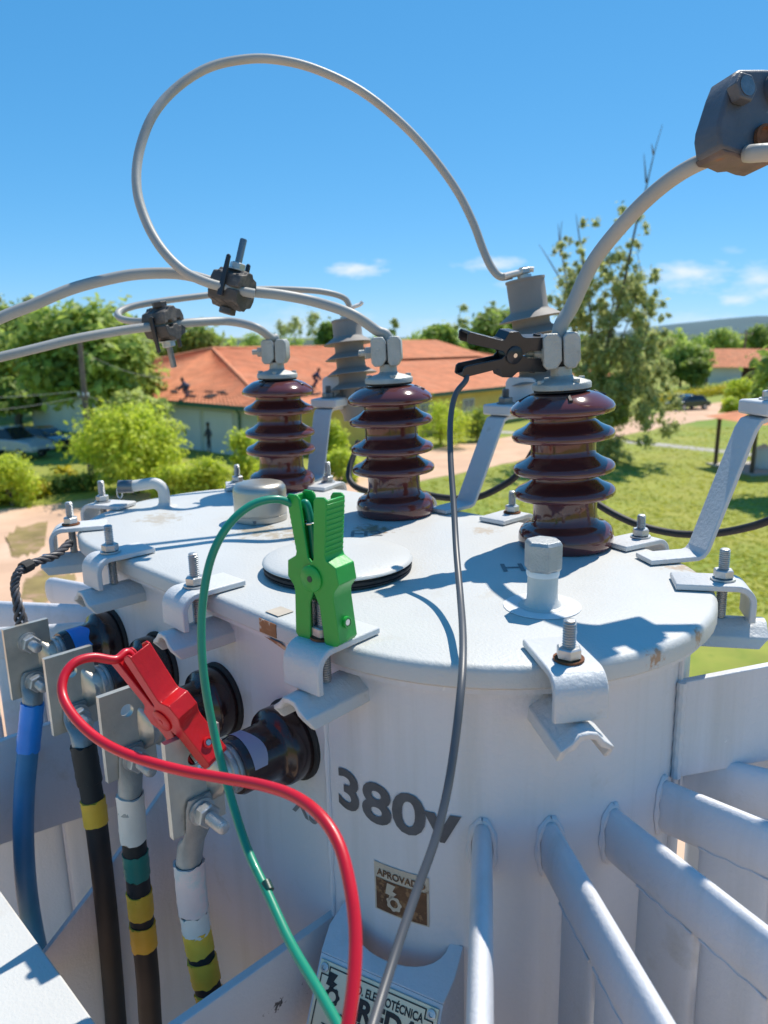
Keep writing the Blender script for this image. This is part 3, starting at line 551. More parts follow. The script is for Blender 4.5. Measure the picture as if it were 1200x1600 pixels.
def far_house():
    D = 112.; 
    def q(px, py, d): r = ray(px, py); return Vector((0, 0, CAMZ)) + r * (d / r.y)
    a = q(1106, 602, 108); a.z = 0; b = q(1152, 602, 100); b.z = 0; ab = (b - a).normalized(); bd = Vector((-ab.y, ab.x, 0)); bd = bd if bd.y > 0 else -bd; Lw = (b - a).length
    ex = Vector((.92, -.39, 0)).normalized(); root = empty('far_house', a, 'W', label='far white walled house with red tiled roof at the right edge', cat='house')
    L = 26.; dep = 9.; h, hr = 2.9, 5.2; o = a; dx = Vector((.97, -.24, 0)).normalized(); dy = Vector((.24, .97, 0)).normalized()
    def p(x, y, z): return o + dx * x + dy * y + Z3 * z
    m = MB(); m.prism([(0, 0), (4.2, 0), (4.2, .25), (0, .25)], o, dx, dy, Z3, 0, h); m.build('wall', 'wall_white', root, smooth=0)
    m = MB(); m.prism([(4.21, 1.5), (L, 1.5), (L, 1.75), (4.21, 1.75)], o, dx, dy, Z3, 0, h); m.prism([(0, .26), (.25, .26), (.25, dep), (0, dep)], o, dx, dy, Z3, 0, h); m.build('wall', 'timber', root, smooth=0)
    m = MB(); m.prism([(4.3, .1), (L, .1), (L, .25), (4.3, .25)], o, dx, dy, Z3, 0, .9); m.build('porch_parapet', 'wall_white', root, smooth=0)
    for i in range(7): m = MB(); m.box(p(5.2 + i * 3, .2, 1.9), (.18, .18, 2.0), dx, dy, Z3); m.build('porch_post', 'timber', root, smooth=0)
    for i in range(4): m = MB(); m.box(p(6.5 + i * 5, 1.48, 1.6), (1.4, .06, 1.2), dx, dy, Z3); m.build('window', 'window_glass', root, smooth=0)
    m = MB(); tiled_slope(m, p(-.6, -.9, h - .1), p(L, -.9, h - .1), p(L, dep / 2, hr), p(-.6, dep / 2, hr), 18, 60); m.add([p(-.6, dep + .9, h - .1), p(L, dep + .9, h - .1), p(L, dep / 2, hr), p(-.6, dep / 2, hr)], [(0, 1, 2, 3)]); m.build('roof', 'roof_tile', root, smooth=0)
    m = MB(); m.add([p(-.3, -.4, h - .05), p(-.3, dep + .4, h - .05), p(-.3, dep / 2, hr - .12)], [(0, 1, 2)]); m.build('gable', 'timber', root, smooth=0)
far_house()
def kiosk():
    c = G(1174, 742); root = empty('kiosk', c, 'W', label='open kiosk with red tiled roof and round posts at the right edge', cat='kiosk'); dx = Vector((.98, .2, 0)).normalized(); dy = Vector((-.2, .98, 0)).normalized()
    def p(x, y, z): return c + dx * x + dy * y + Z3 * z
    m = MB(); tiled_slope(m, p(-.5, -.9, 2.62), p(4.2, -.9, 2.62), p(3.0, 1.4, 3.25), p(1.0, 1.4, 3.25), 10, 18, .03); m.add([p(-.5, 3.6, 2.62), p(-.5, -.9, 2.62), p(1, 1.4, 3.25)], [(0, 1, 2)]); m.add([p(4.2, -.9, 2.62), p(4.2, 3.6, 2.62), p(3, 1.4, 3.25)], [(0, 1, 2)]); m.add([p(4.2, 3.6, 2.62), p(-.5, 3.6, 2.62), p(1, 1.4, 3.25), p(3, 1.4, 3.25)], [(0, 1, 2, 3)]); m.build('roof', 'roof_tile', root, smooth=0)
    for x, y in ((0, 0), (3.7, 0), (0, 3), (3.7, 3)): m = MB(); m.tube([p(x, y, 0), p(x, y, 2.7)], .11, 10); m.build('post', 'timber', root)
    m = MB(); m.prism([(-.3, -.4), (4, -.4), (4, 3.4), (-.3, 3.4)], c, dx, dy, Z3, 0, .1); m.build('floor_slab', 'concrete', root, smooth=0)
    m = MB(); b0 = p(1.5, 1.2, .1); m.lathe([(.35, 0), (.42, .1), (.44, .6), (.42, 1.0), (.3, 1.15), (.12, 1.2)], b0, (0, 0, 1), 20); m.lathe([(.12, 1.2), (.12, 1.27)], b0, (0, 0, 1), 14)
    tag(m.build('water_drum', 'wall_white', loc=b0, frame='W'), 'pale plastic drum standing under the kiosk roof at the right edge', 'drum')
kiosk()
def car(label, c, ang, L, kind, paint):
    root = empty('parked_car', c, 'W', label=label, cat='car'); X = Vector((math.cos(ang), math.sin(ang), 0)); Y = Vector((-X.y, X.x, 0)); s = L / 4.3
    if kind == 'sedan':
        lowp = [(-2.15, .35), (-2.1, .75), (-1.6, .92), (-1.0, .95), (.9, .93), (1.8, .80), (2.1, .62), (2.15, .35)]; cab = [(-1.75, .92), (-1.25, 1.38), (-.1, 1.46), (.5, 1.36), (1.15, .92)]
    else:
        lowp = [(-2.6, .5), (-2.6, 1.05), (-.9, 1.08), (1.2, 1.08), (2.3, .98), (2.55, .75), (2.6, .45)]; cab = [(-.85, 1.07), (-.65, 1.68), (.45, 1.7), (1.25, 1.07)]
    def sec(poly, w0, w1, z0):
        a = [];
        for yy, f in ((-w0, 1), (w0, 1)): a.append([Vector(c) + X * (x * s) + Y * (yy * (1 if z <= z0 + .02 else w1 / w0) * s) + Z3 * (z * s) for x, z in poly])
        return a
    m = MB(); m.loft(sec(lowp, .86, .84, .9)); m.build('body', paint, root, bevel=.06)
    m = MB(); m.loft(sec(cab, .80, .62, .95 if kind == 'sedan' else 1.1)); ca = m.build('cabin', 'car_glass', root, bevel=.05)
    m = MB(); top = sec(cab, .80, .62, .95 if kind == 'sedan' else 1.1); q = [p for p in cab if p[1] > 1.3]; m.prism([(p[0], p[1] + .012) for p in q] + [(p[0], p[1] - .06) for p in q[::-1]], Vector(c), X * s, Z3 * s, Y * s, -.66, .66); m.build('roof_panel', paint, root, bevel=.03)
    for x in ((-1.35, 1.35) if kind == 'sedan' else (-1.6, 1.6)):
        for y in (-.78, .78):
            o = Vector(c) + X * (x * s) + Y * (y * s) + Z3 * (.32 * s); m = MB(); m.lathe([(.2, -.11), (.31, -.1), (.32, 0), (.31, .1), (.2, .11)], o, Y, 18); wh = m.build('wheel', 'tyre', root); m = MB(); m.lathe([(.2, -.115), (.2, .115)], o, Y, 14); m.build('rim', 'alloy', wh)
    fx = 2.1 if kind == 'sedan' else 2.52
    for y in (-.6, .6): m = MB(); m.box(Vector(c) + X * (fx * s) + Y * (y * s) + Z3 * (.66 * s), (.12, .4, .16), X, Y, Z3); m.build('headlight', 'lamp_glass', root, bevel=.03)
    m = MB(); m.box(Vector(c) + X * (fx * s + .04) + Z3 * (.48 * s), (.1, .9, .2), X, Y, Z3); m.build('grille', 'tyre', root, bevel=.02)
    return root
car('dark blue car parked on the far dirt road by the yellow hedge', G(1074, 640), rad(205), 4.3, 'sedan', 'car_dark')
car('white pickup parked under the trees at the left edge', G(16, 713), rad(-22), 4.4, 'pickup', 'car_white')
car('dark car parked in the shade beyond the white pickup', G(72, 699), rad(-30), 3.9, 'sedan', 'car_dark')
def pole(label, px, base, top, d=None, arms=()):
    b = G(px[0], base); dd = b.y; r = ray(px[1], top); t = Vector((0, 0, CAMZ)) + r * (dd / r.y); t.x = b.x
    root = empty('utility_pole', b, 'W', label=label, cat='pole'); m = MB(); m.tube([b, b.lerp(t, .5), t], [.16, .14, .11], 10); m.build('shaft', 'wood_pole', root)
    for z, w in arms:
        m = MB(); m.box((b.x, b.y - .12, z), (w, .1, .12)); a = m.build('crossarm', 'wood_pole', root, smooth=0)
        for k in (-1, 0, 1): m = MB(); m.lathe([(.03, 0), (.06, .03), (.04, .08), (.06, .11), (.03, .16)], (b.x + k * w * .45, b.y - .12, z + .06), (0, 0, 1), 8); m.build('insulator', 'wall_white', a)
    return b, t
pb, pt_ = pole('weathered utility pole rising among the left trees', (143, 122), 748, 530, arms=((4.0, .5),))
pole('far utility pole with crossarm before the red roofed house', (1158, 1158), 598, 516, arms=((7.3, 2.0),))
def wire(label, a, b, sag, r=.012):
    a, b = Vector(a), Vector(b); pts = [a.lerp(b, i / 24) - Z3 * (sag * 4 * (i / 24) * (1 - i / 24)) for i in range(25)]
    m = MB(); m.tube(pts, r, 6); tag(m.build('overhead_wire', 'gray_cable', loc=a, frame='W'), label, 'wire', 'thin wires on the left utility pole')
wire('thin wire from the left pole top towards the tiled roof', (pt_.x, pt_.y, 6.2), bp(8, -.6, 4.4), .4); wire('lower thin wire from the left pole to the building', (pt_.x, pt_.y - .1, 4.1), bp(10, -.6, 2.9), .3)
wire('thin wire from the left pole off the left picture edge', (pt_.x, pt_.y - .1, 4.05), G(-420, 800) + Z3 * 4.6, .8); wire('second thin wire leaving the pole to the left', (pt_.x, pt_.y, 4.3), G(-420, 780) + Z3 * 5.2, .6)

# ------------------------------------------------------------------ THE TRANSFORMER
L_, R_, RT = .2226, .228, .207
def stad(L, R, n=28):
    p = [(L + R * math.cos(a), R * math.sin(a)) for a in [-math.pi / 2 + math.pi * i / n for i in range(n + 1)]]
    return p + [(-L + R * math.cos(a), R * math.sin(a)) for a in [math.pi / 2 + math.pi * i / n for i in range(n + 1)]]
tr = empty('transformer', (0, 0, -.86), label='grey oval distribution transformer with brown porcelain bushings on its cover', cat='transformer')
def ring(L, R, w): return [Vector((x, y, w)) for x, y in stad(L, R)]
m = MB(); m.loft([ring(L_, RT, -.0215), ring(L_, RT, -.3), ring(L_, RT, -.6), ring(L_, RT, -.85)]); tank = m.build('tank', 'tank_paint', tr, smooth=40)
m = MB(); m.loft([ring(L_, RT + .014, -.027), ring(L_, RT + .014, -.0222)]); m.build('flange', 'tank_paint', tank, smooth=30)
m = MB(); m.loft([ring(L_, R_ - .004, -.0212), ring(L_, R_, -.018), ring(L_, R_, -.0065), ring(L_, R_ - .0012, -.003), ring(L_, R_ - .0035, -.0008), ring(L_, R_ - .0065, 0), ring(L_, R_ * .6, .0006), ring(L_, R_ * .2, .001)]); cover = m.build('cover', 'cover_paint', tr, smooth=40)
def wall_pt(s, w, off=0.):                     # s: distance along the front wall from the start of the round end
    R = RT + off
    if s < 0: return Vector((L_ + s, -R, w))
    a = -math.pi / 2 + s / RT; return Vector((L_ + R * math.cos(a), R * math.sin(a), w))
def wall_text(name, body, size, s0, w0, m_, bold=0., sx=1., slope=0., parent=tank, off=.0008, cuts=3):
    vs, fs = text_faces(body, size, bold, cuts=cuts); mb = MB(); mb.add([wall_pt(s0 + p.x * sx, w0 + p.y + slope * p.x, off) for p in vs], fs); return mb.build(name, m_, parent, smooth=0)
wall_text('painted_lettering', '380v', .054, -.008, -.171, 'lettering', .0014, 1.20, -.01)['label'] = 'black stencilled 380v on the tank wall'
wall_text('painted_marking', 'X3', .034, -.078, -.212, 'ghost_lettering', .0006); wall_text('painted_marking', 'X2', .034, -.205, -.205, 'ghost_lettering', .0006); wall_text('painted_marking', 'X1', .034, -.335, -.205, 'ghost_lettering', .0006)
# weld seams on the wall
m = MB()
for s in (RT * rad(96.5), -.02):
    m.tube([wall_pt(s, -.03 - .02 * i, .0008) for i in range(36)], [.0028 + .0009 * math.sin(i * 2.7) for i in range(36)], 8)
m.build('weld_seam', 'tank_paint', tank)

def threaded(mb, c, ax, r, h0, h1, pitch=.0021):
    n = int((h1 - h0) / pitch); prof = [(r * .8, h0)]
    for i in range(n): z = h0 + i * pitch; prof += [(r * .78, z + pitch * .05), (r, z + pitch * .45), (r, z + pitch * .6), (r * .78, z + pitch)]
    prof += [(r * .9, h1), (r * .7, h1 + .0008)]
    mb.lathe(prof, c, ax, 16)
def hexnut(mb, c, ax, r, h0, h1, ref=None, rot=0.):
    ax = Vector(ax).normalized(); x = Vector((1, 0, 0)) if abs(ax.x) < .9 else Vector((0, 1, 0)); x = (x - ax * x.dot(ax)).normalized(); y = ax.cross(x)
    c = Vector(c); rings = []
    for f, h in ((.9, h0), (1, h0 + .1 * (h1 - h0)), (1, h0 + .88 * (h1 - h0)), (.88, h1)): rings.append([c + ax * h + (x * math.cos(rad(60 * i + rot)) + y * math.sin(rad(60 * i + rot))) * r * f for i in range(6)])
    mb.loft(rings)
def clamp(u, v, top=True, washer='galvanised', rot=0., wide=.042, bracket=True, lab=None):
    # strap over the cover edge, bolt with nut and washer, ridged bracket on the tank wall
    cu = min(max(u, -L_), L_); o = Vector((u - cu, v, 0)).normalized(); t = Vector((-o.y, o.x, 0)); B = Vector((u, v, 0))
    th = .0062; w0 = .0012; ri = .012
    prof = [(-.047, w0), (-.047, w0 + th - .001), (-.0455, w0 + th), (.010, w0 + th)] + arc((.010, w0 + th - ri - th), ri + th, 90, 0, 8)[1:] + [(.010 + ri + th, -.0295), (.010 + ri, -.0302)] + arc((.010, w0 - ri), ri, 0, 90, 8) + [(-.03, w0)]
    m = MB(); m.prism(prof, B, o, Z3, t, -wide / 2, wide / 2); st = m.build('clamp', 'clamp_paint', tr, smooth=40, bevel=.0012)
    wt = w0 + th + .0004
    m = MB(); m.lathe([(.005, wt), (.0118, wt), (.0118, wt + .0018), (.005, wt + .0019)], B, Z3, 24); m.build('washer', washer, st)
    m = MB(); hexnut(m, B, Z3, .0098, wt + .002, wt + .0105, rot=rot); m.build('nut', 'galvanised', st, smooth=30)
    m = MB(); threaded(m, B, Z3, .0052, -.046, wt + .030 + .004 * math.sin(u * 37)); m.build('stud', 'galvanised' , st, smooth=40)
    if bracket:
        i0 = RT - (R_ + .008) - .004; i1 = .042; wd = wide * 1.0
        outer = [(-wd / 2, -.082), (-wd / 2 * .98, -.066), (-wd * .30, -.058), (-wd * .17, -.0495), (0, -.0478), (wd * .17, -.0495), (wd * .30, -.058), (wd / 2 * .98, -.066), (wd / 2, -.082)]
        outer = [(x, -.0310 + (z + .0478) * .74) for x, z in outer]; zb = outer[0][1]
        th2 = .0052; inner = [(x * .80, z - th2 * (1 if abs(x) < wd * .4 else .3)) for x, z in outer][::-1]
        inner[0] = (wd / 2 - th2 * 1, zb); inner[-1] = (-wd / 2 + th2, zb)
        m = MB(); poly = outer + inner
        rings = []
        for q in (i0, i1 - .012, i1):
            rings.append([B + o * (q if (q < i1 or z > -.047) else q - (-.047 - z) * .9) + t * x + Z3 * z for x, z in poly])
        m.loft(rings); m.build('bracket', 'clamp_paint', st, smooth=50, bevel=.0012)
    return st
for args in [(.413, -.139, 'rusty_steel', 10), (.24, -.236, 'rusty_steel', 0), (.038, -.236, 'galvanised', 20), (-.153, -.236, 'galvanised', 5), (-.333, -.208, 'rusty_steel', 35), (-.447, -.11, 'galvanised', 12), (-.423, .125, 'galvanised', 40), (-.297, .226, 'galvanised', 15), (-.10, .236, 'galvanised', 0), (.085, .236, 'rusty_steel', 25), (.280, .2285, 'galvanised', 8), (.419, .130, 'galvanised', 3)]:
    clamp(args[0], args[1], washer=args[2], rot=args[3])

# high-voltage bushings
GL = 36
def hv_bushing(u, v, lean, spin=0., lab=None):
    ax = Vector(lean); ax = Vector((ax.x, ax.y, 1)).normalized(); c = Vector((u, v, .0008))
    nk = .0372
    prof = [(.050, -.001), (.0535, .001), (.0555, .006), (.0562, .012), (.0552, .0185), (.0525, .0235), (.047, .0268), (.0415, .0285), (.0392, .032), (.0376, .037), (nk, .046), (nk, .0565)]
    def shed(z, r=.0588):                      # z: height of the rim
        return [(nk + .0005, z - .0085), (.042, z - .0072), (.050, z - .0052), (.0560, z - .0052), (r - .0012, z - .0043), (r - .0001, z - .0022), (r, z + .0004), (r - .0008, z + .0026), (r - .0030, z + .0048), (.0535, z + .0062), (.0490, z + .0080), (.0435, z + .0110), (.0395, z + .0142), (nk + .0004, z + .0160)]
    prof += shed(.0665) + [(nk, .0840)] + shed(.0955) + [(nk, .118)] + shed(.1345) + [(nk, .1525)]
    z = .1640; prof += [(nk + .0005, z - .0085), (.045, z - .0070), (.054, z - .0058), (.0585, z - .004), (.0598, z - .001), (.0592, z + .0026), (.0565, z + .0062), (.0515, z + .0100), (.0455, z + .0140), (.0400, z + .0168), (.0340, z + .0185), (.030, z + .0187)]
    m = MB(); m.lathe(prof, c, ax, 48); b = m.build('high_voltage_bushing', 'brown_porcelain', tr, smooth=60)
    x = Vector((1, 0, 0)); x = (x - ax * x.dot(ax)).normalized(); y = ax.cross(x)
    for k in range(4):                         # slots in the crown: dark blocks stand in for the shade inside
        a = rad(20 + 90 * k + spin); d = x * math.cos(a) + y * math.sin(a); e_ = x * -math.sin(a) + y * math.cos(a)
        m = MB(); m.box(c + ax * (z + .0138) + d * .0425, (.015, .0050, .005), (d - ax * .42).normalized(), e_, (ax + d * .42).normalized()); m.build('slot_shade', 'notch_shade', b, bevel=.001)
    m = MB(); m.lathe([(.030, .1838), (.0318, .1842), (.0318, .1858), (.03, .186)], c, ax, 36); m.build('seal', 'gasket', b)
    m = MB(); m.lathe([(.031, .1862), (.0335, .187), (.0335, .1925), (.0325, .194), (.022, .1975), (.0145, .1995), (.0122, .202), (.0118, .212)], c, ax, 36)
    for k in range(4): a = rad(45 + 90 * k + spin); hexnut(m, c + (x * math.cos(a) + y * math.sin(a)) * .028, ax, .0042, .1935, .1985)
    m.build('cap', 'aluminium_cast', b, smooth=40)
    # split clamp body gripping the line, with side bolt; the split faces the platform
    side = (Vector((-.76, -.65, 0))).normalized(); side = (side - ax * side.dot(ax)).normalized(); fr = ax.cross(side); fr = fr if fr.dot(Vector((1, -1, 0))) > 0 else -fr
    o = c + ax * .229
    def half(x0, x1, r):
        m = MB(); pr = [(x0, -.014), (x0, .016), ((x0 * .8 + x1 * .2), .0205), ((x0 * .2 + x1 * .8), .0205), (x1, .014), (x1, -.010), ((x0 * .3 + x1 * .7), -.019), ((x0 * .8 + x1 * .2), -.0195)]
        m.prism(pr, o, -side, ax, fr, -.0165, .0165); return m.build('terminal_half', 'aluminium_cast', b, smooth=40, bevel=.0017, seg=2)
    half(-.0215, -.0006, 0); half(.0012, .0200, 0)
    m = MB(); hexnut(m, o + side * .0205, side, .0088, .0005, .0105); m.lathe([(.0112, 0), (.0112, .002)], o + side * .0205, side, 20); m.lathe([(.0044, .01), (.0044, .019), (.003, .0198)], o + side * .0205, side, 12); m.build('terminal_bolt', 'aluminium_cast', b, smooth=35)
    m = MB(); m.lathe([(.0085, .2075), (.0085, .232)], c, ax, 16); m.build('contact_stem', 'gasket', b)
    return c, ax, o, side
ABOVE = {}
BU = [(-.348, .166, (.012, -.002)), (-.060, .152, (-.020, -.022)), (.2185, .162, (-.036, -.042))]
for i, (u, v, l) in enumerate(BU): ABOVE[i] = hv_bushing(u, v, l, 12 * i)

# fittings on the cover
m = MB(); c = Vector((.086, -.086, .001)); m.lathe([(.078, 0), (.0815, .002), (.0815, .0032), (.080, .0038), (.080, .0046), (.0818, .005), (.0818, .0075), (.079, .009)], c, Z3, 64); hh = m.build('hand_hole_gasket', 'gasket', cover, smooth=30)
m = MB(); m.lathe([(.0815, .0105), (.0828, .0115), (.0822, .0132), (.078, .0152), (.060, .0178), (.030, .0195), (.004, .02)], c, Z3, 64); m.build('hand_hole_cover', 'cover_paint', cover, smooth=50)
m = MB(); m.lathe([(.0362, 0), (.0372, .001), (.0372, .0085), (.0362, .0092), (.0362, .0105), (.0372, .0112), (.0375, .042), (.0365, .0475), (.033, .0520), (.026, .0540), (.004, .0545)], (-.179, 0, .001), Z3, 48); rv = m.build('relief_valve', 'zinc_valve', tr, smooth=40)
m = MB(); m.box((-.155, -.0275, .005), (.004, .004, .004)); m.build('seal_pin', 'bolt_dark', rv)
m = MB(); hx = Vector((.32, -.037, .001)); m.lathe([(.036, 0), (.036, .0006)], hx, Z3, 30); m.build('round_sticker', 'white_sticker', cover, smooth=0)
m = MB(); m.lathe([(.022, .0008), (.0175, .002), (.0148, .006), (.0142, .012), (.0142, .034)], hx, Z3, 28); fp = m.build('filler_pipe', 'cover_paint', tr, smooth=40)
m = MB(); m.lathe([(.0150, .0305), (.0154, .0335), (.0149, .036)], hx, Z3, 28); m.build('thread_tape', 'white_sticker', fp)
m = MB(); hexnut(m, hx, Z3, .0178, .0355, .064, rot=20); m.build('hex_cap', 'hex_zinc', fp, smooth=20, bevel=.0008)
# bent lifting / drain pipe at the far end of the cover
pp = [hit(258, 792, 2, 0.0)]; pp0 = pp[0]; dl = (lat(196, 760, 1.20) - lat(262, 752, 1.20)); dl.z = 0; dl.normalize()
path = [pp0 + Vector((0, 0, z)) for z in (0, .008, .016, .022)] + [pp0 + dl * (.016 * (1 - math.cos(rad(a)))) + Vector((0, 0, .022 + .016 * math.sin(rad(a)))) for a in (20, 40, 60, 80, 90)] + [pp0 + dl * x + Vector((0, 0, .038 - (x - .016) * .12)) for x in (.026, .04, .05)]
m = MB(); m.tube(path, .0088, 16); m.lathe([(.022, 0), (.0115, .0025), (.009, .008)], pp0, Z3, 24); bpipe = m.build('bent_pipe', 'cover_paint', tr, smooth=60)
m = MB(); m.tube([path[-1] - dl * .004, path[-1] + dl * .018], .0102, 12); m.build('pipe_cap', 'bolt_dark', bpipe, smooth=40)
m = MB(); e0 = path[-1] + dl * .018; m.tube([e0 + Vector((math.cos(a) * .004 * dl.x, math.cos(a) * .004 * dl.y, -.009 + math.sin(a) * .009)) for a in [i * math.pi / 6 for i in range(13)]], .0012, 6); m.build('chain_ring', 'galvanised', bpipe)
# painted letters on the cover
def cover_text(body, px, py, size):
    o = hit(px, py, 2, .0012); X = Vector((.70, .71, 0)); Y = Vector((-.71, .70, 0)); m = MB(); put_text(m, body, size, o + Z3 * .0003, X, Y, .0004); m.build('painted_marking', 'ghost_lettering', cover, smooth=0)
cover_text('H1', 783, 893, .040); cover_text('H2', 545, 838, .036); cover_text('H3', 372, 790, .036)
# warranty strip across the cover edge
u0 = hit(418, 968, 1, -R_).x
m = MB(); m.box((u0 - .002, -.2125, .0010), (.020, .018, .0004)); m.build('warranty_strip', 'sticker_beige', cover, smooth=0)
m = MB(); m.box((u0, -R_ - .0004, -.0105), (.026, .0006, .0135)); m.build('warranty_strip', 'warranty_brown', cover, smooth=0)
m = MB(); a0, a1 = Vector((u0 - .012, -R_ + .003, -.0225)), Vector((u0 + .012, -R_ + .003, -.0225)); b0, b1 = Vector((u0 + .012, -RT - .0006, -.043)), Vector((u0 + .034, -RT - .0006, -.043)); c0, c1 = Vector((u0 + .013, -RT - .0006, -.098)), Vector((u0 + .036, -RT - .0006, -.098))
m.add([a0, a1, b1, b0], [(0, 1, 2, 3)]); m.build('warranty_strip', 'warranty_brown', tank, smooth=0)
m = MB(); m.add([b0, b1, c1, c0], [(0, 1, 2, 3)]); ws = m.build('warranty_strip', 'sticker_beige', tank, smooth=0)
m = MB(); put_text(m, 'GARANTIA', .0115, b0.lerp(c0, .0) + Vector((.015, -.0004, .004)), -Z3, X3, .0003); put_text(m, 'TRANSFORMADOR', .004, b0 + Vector((.006, -.0004, 0)), -Z3, X3, .0001); m.build('print', 'sticker_brown', ws, smooth=0)
# APROVADO sticker, bent round the wall
def wall_patch(name, s0, s1, w0, w1, m_, off, parent=tank, skew=0.):
    mb = MB(); n = 8; vs = []
    for i in range(n + 1):
        s = s0 + (s1 - s0) * i / n; vs += [wall_pt(s, w0 + skew * (s - s0), off), wall_pt(s, w1 + skew * (s - s0), off)]
    mb.add(vs, [(2 * i, 2 * i + 2, 2 * i + 3, 2 * i + 1) for i in range(n)]); return mb.build(name, m_, parent, smooth=180)
sa, sb = RT * rad(90 - 79.9), RT * rad(90 - 64.8)
stk = wall_patch('approval_sticker', sa, sb, -.262, -.212, 'sticker_beige', .0006); stk['label'] = 'weathered brown approval sticker'
wall_patch('print', sa + .002, sb - .002, -.2605, -.2275, 'sticker_brown', .0010, stk); wall_text('print', 'APROVADO', .0098, sa + .0035, -.2245, 'sticker_brown', .0002, .90, parent=stk, off=.0012, cuts=1)
def emblem(mb, o, X, Y, s):                    # lightning bolt running into a toothed round b
    bolt = [(.30, 1.0), (.62, .98), (.50, .74), (.66, .70), (.30, .28), (.38, .56), (.22, .58)]; mb.add([o + X * (x * s) + Y * (y * s) for x, y in bolt], [tuple(range(len(bolt)))])
    n = 28; ou = [(.55 + (.30 if i % 4 < 2 else .26) * math.cos(2 * math.pi * i / n), .28 + (.30 if i % 4 < 2 else .26) * math.sin(2 * math.pi * i / n)) for i in range(n)]; inn = [(.55 + .15 * math.cos(2 * math.pi * i / n), .28 + .15 * math.sin(2 * math.pi * i / n)) for i in range(n)]
    mb.add([o + X * (x * s) + Y * (y * s) for x, y in ou + inn], [(i, (i + 1) % n, n + (i + 1) % n, n + i) for i in range(n)])
m = MB(); po = wall_pt(sa + .006, -.2565, .0014); tx = (wall_pt(sa + .026, -.2565, .0014) - po).normalized(); emblem(m, po, tx, Z3, .027); m.build('print', 'sticker_beige', stk, smooth=0)

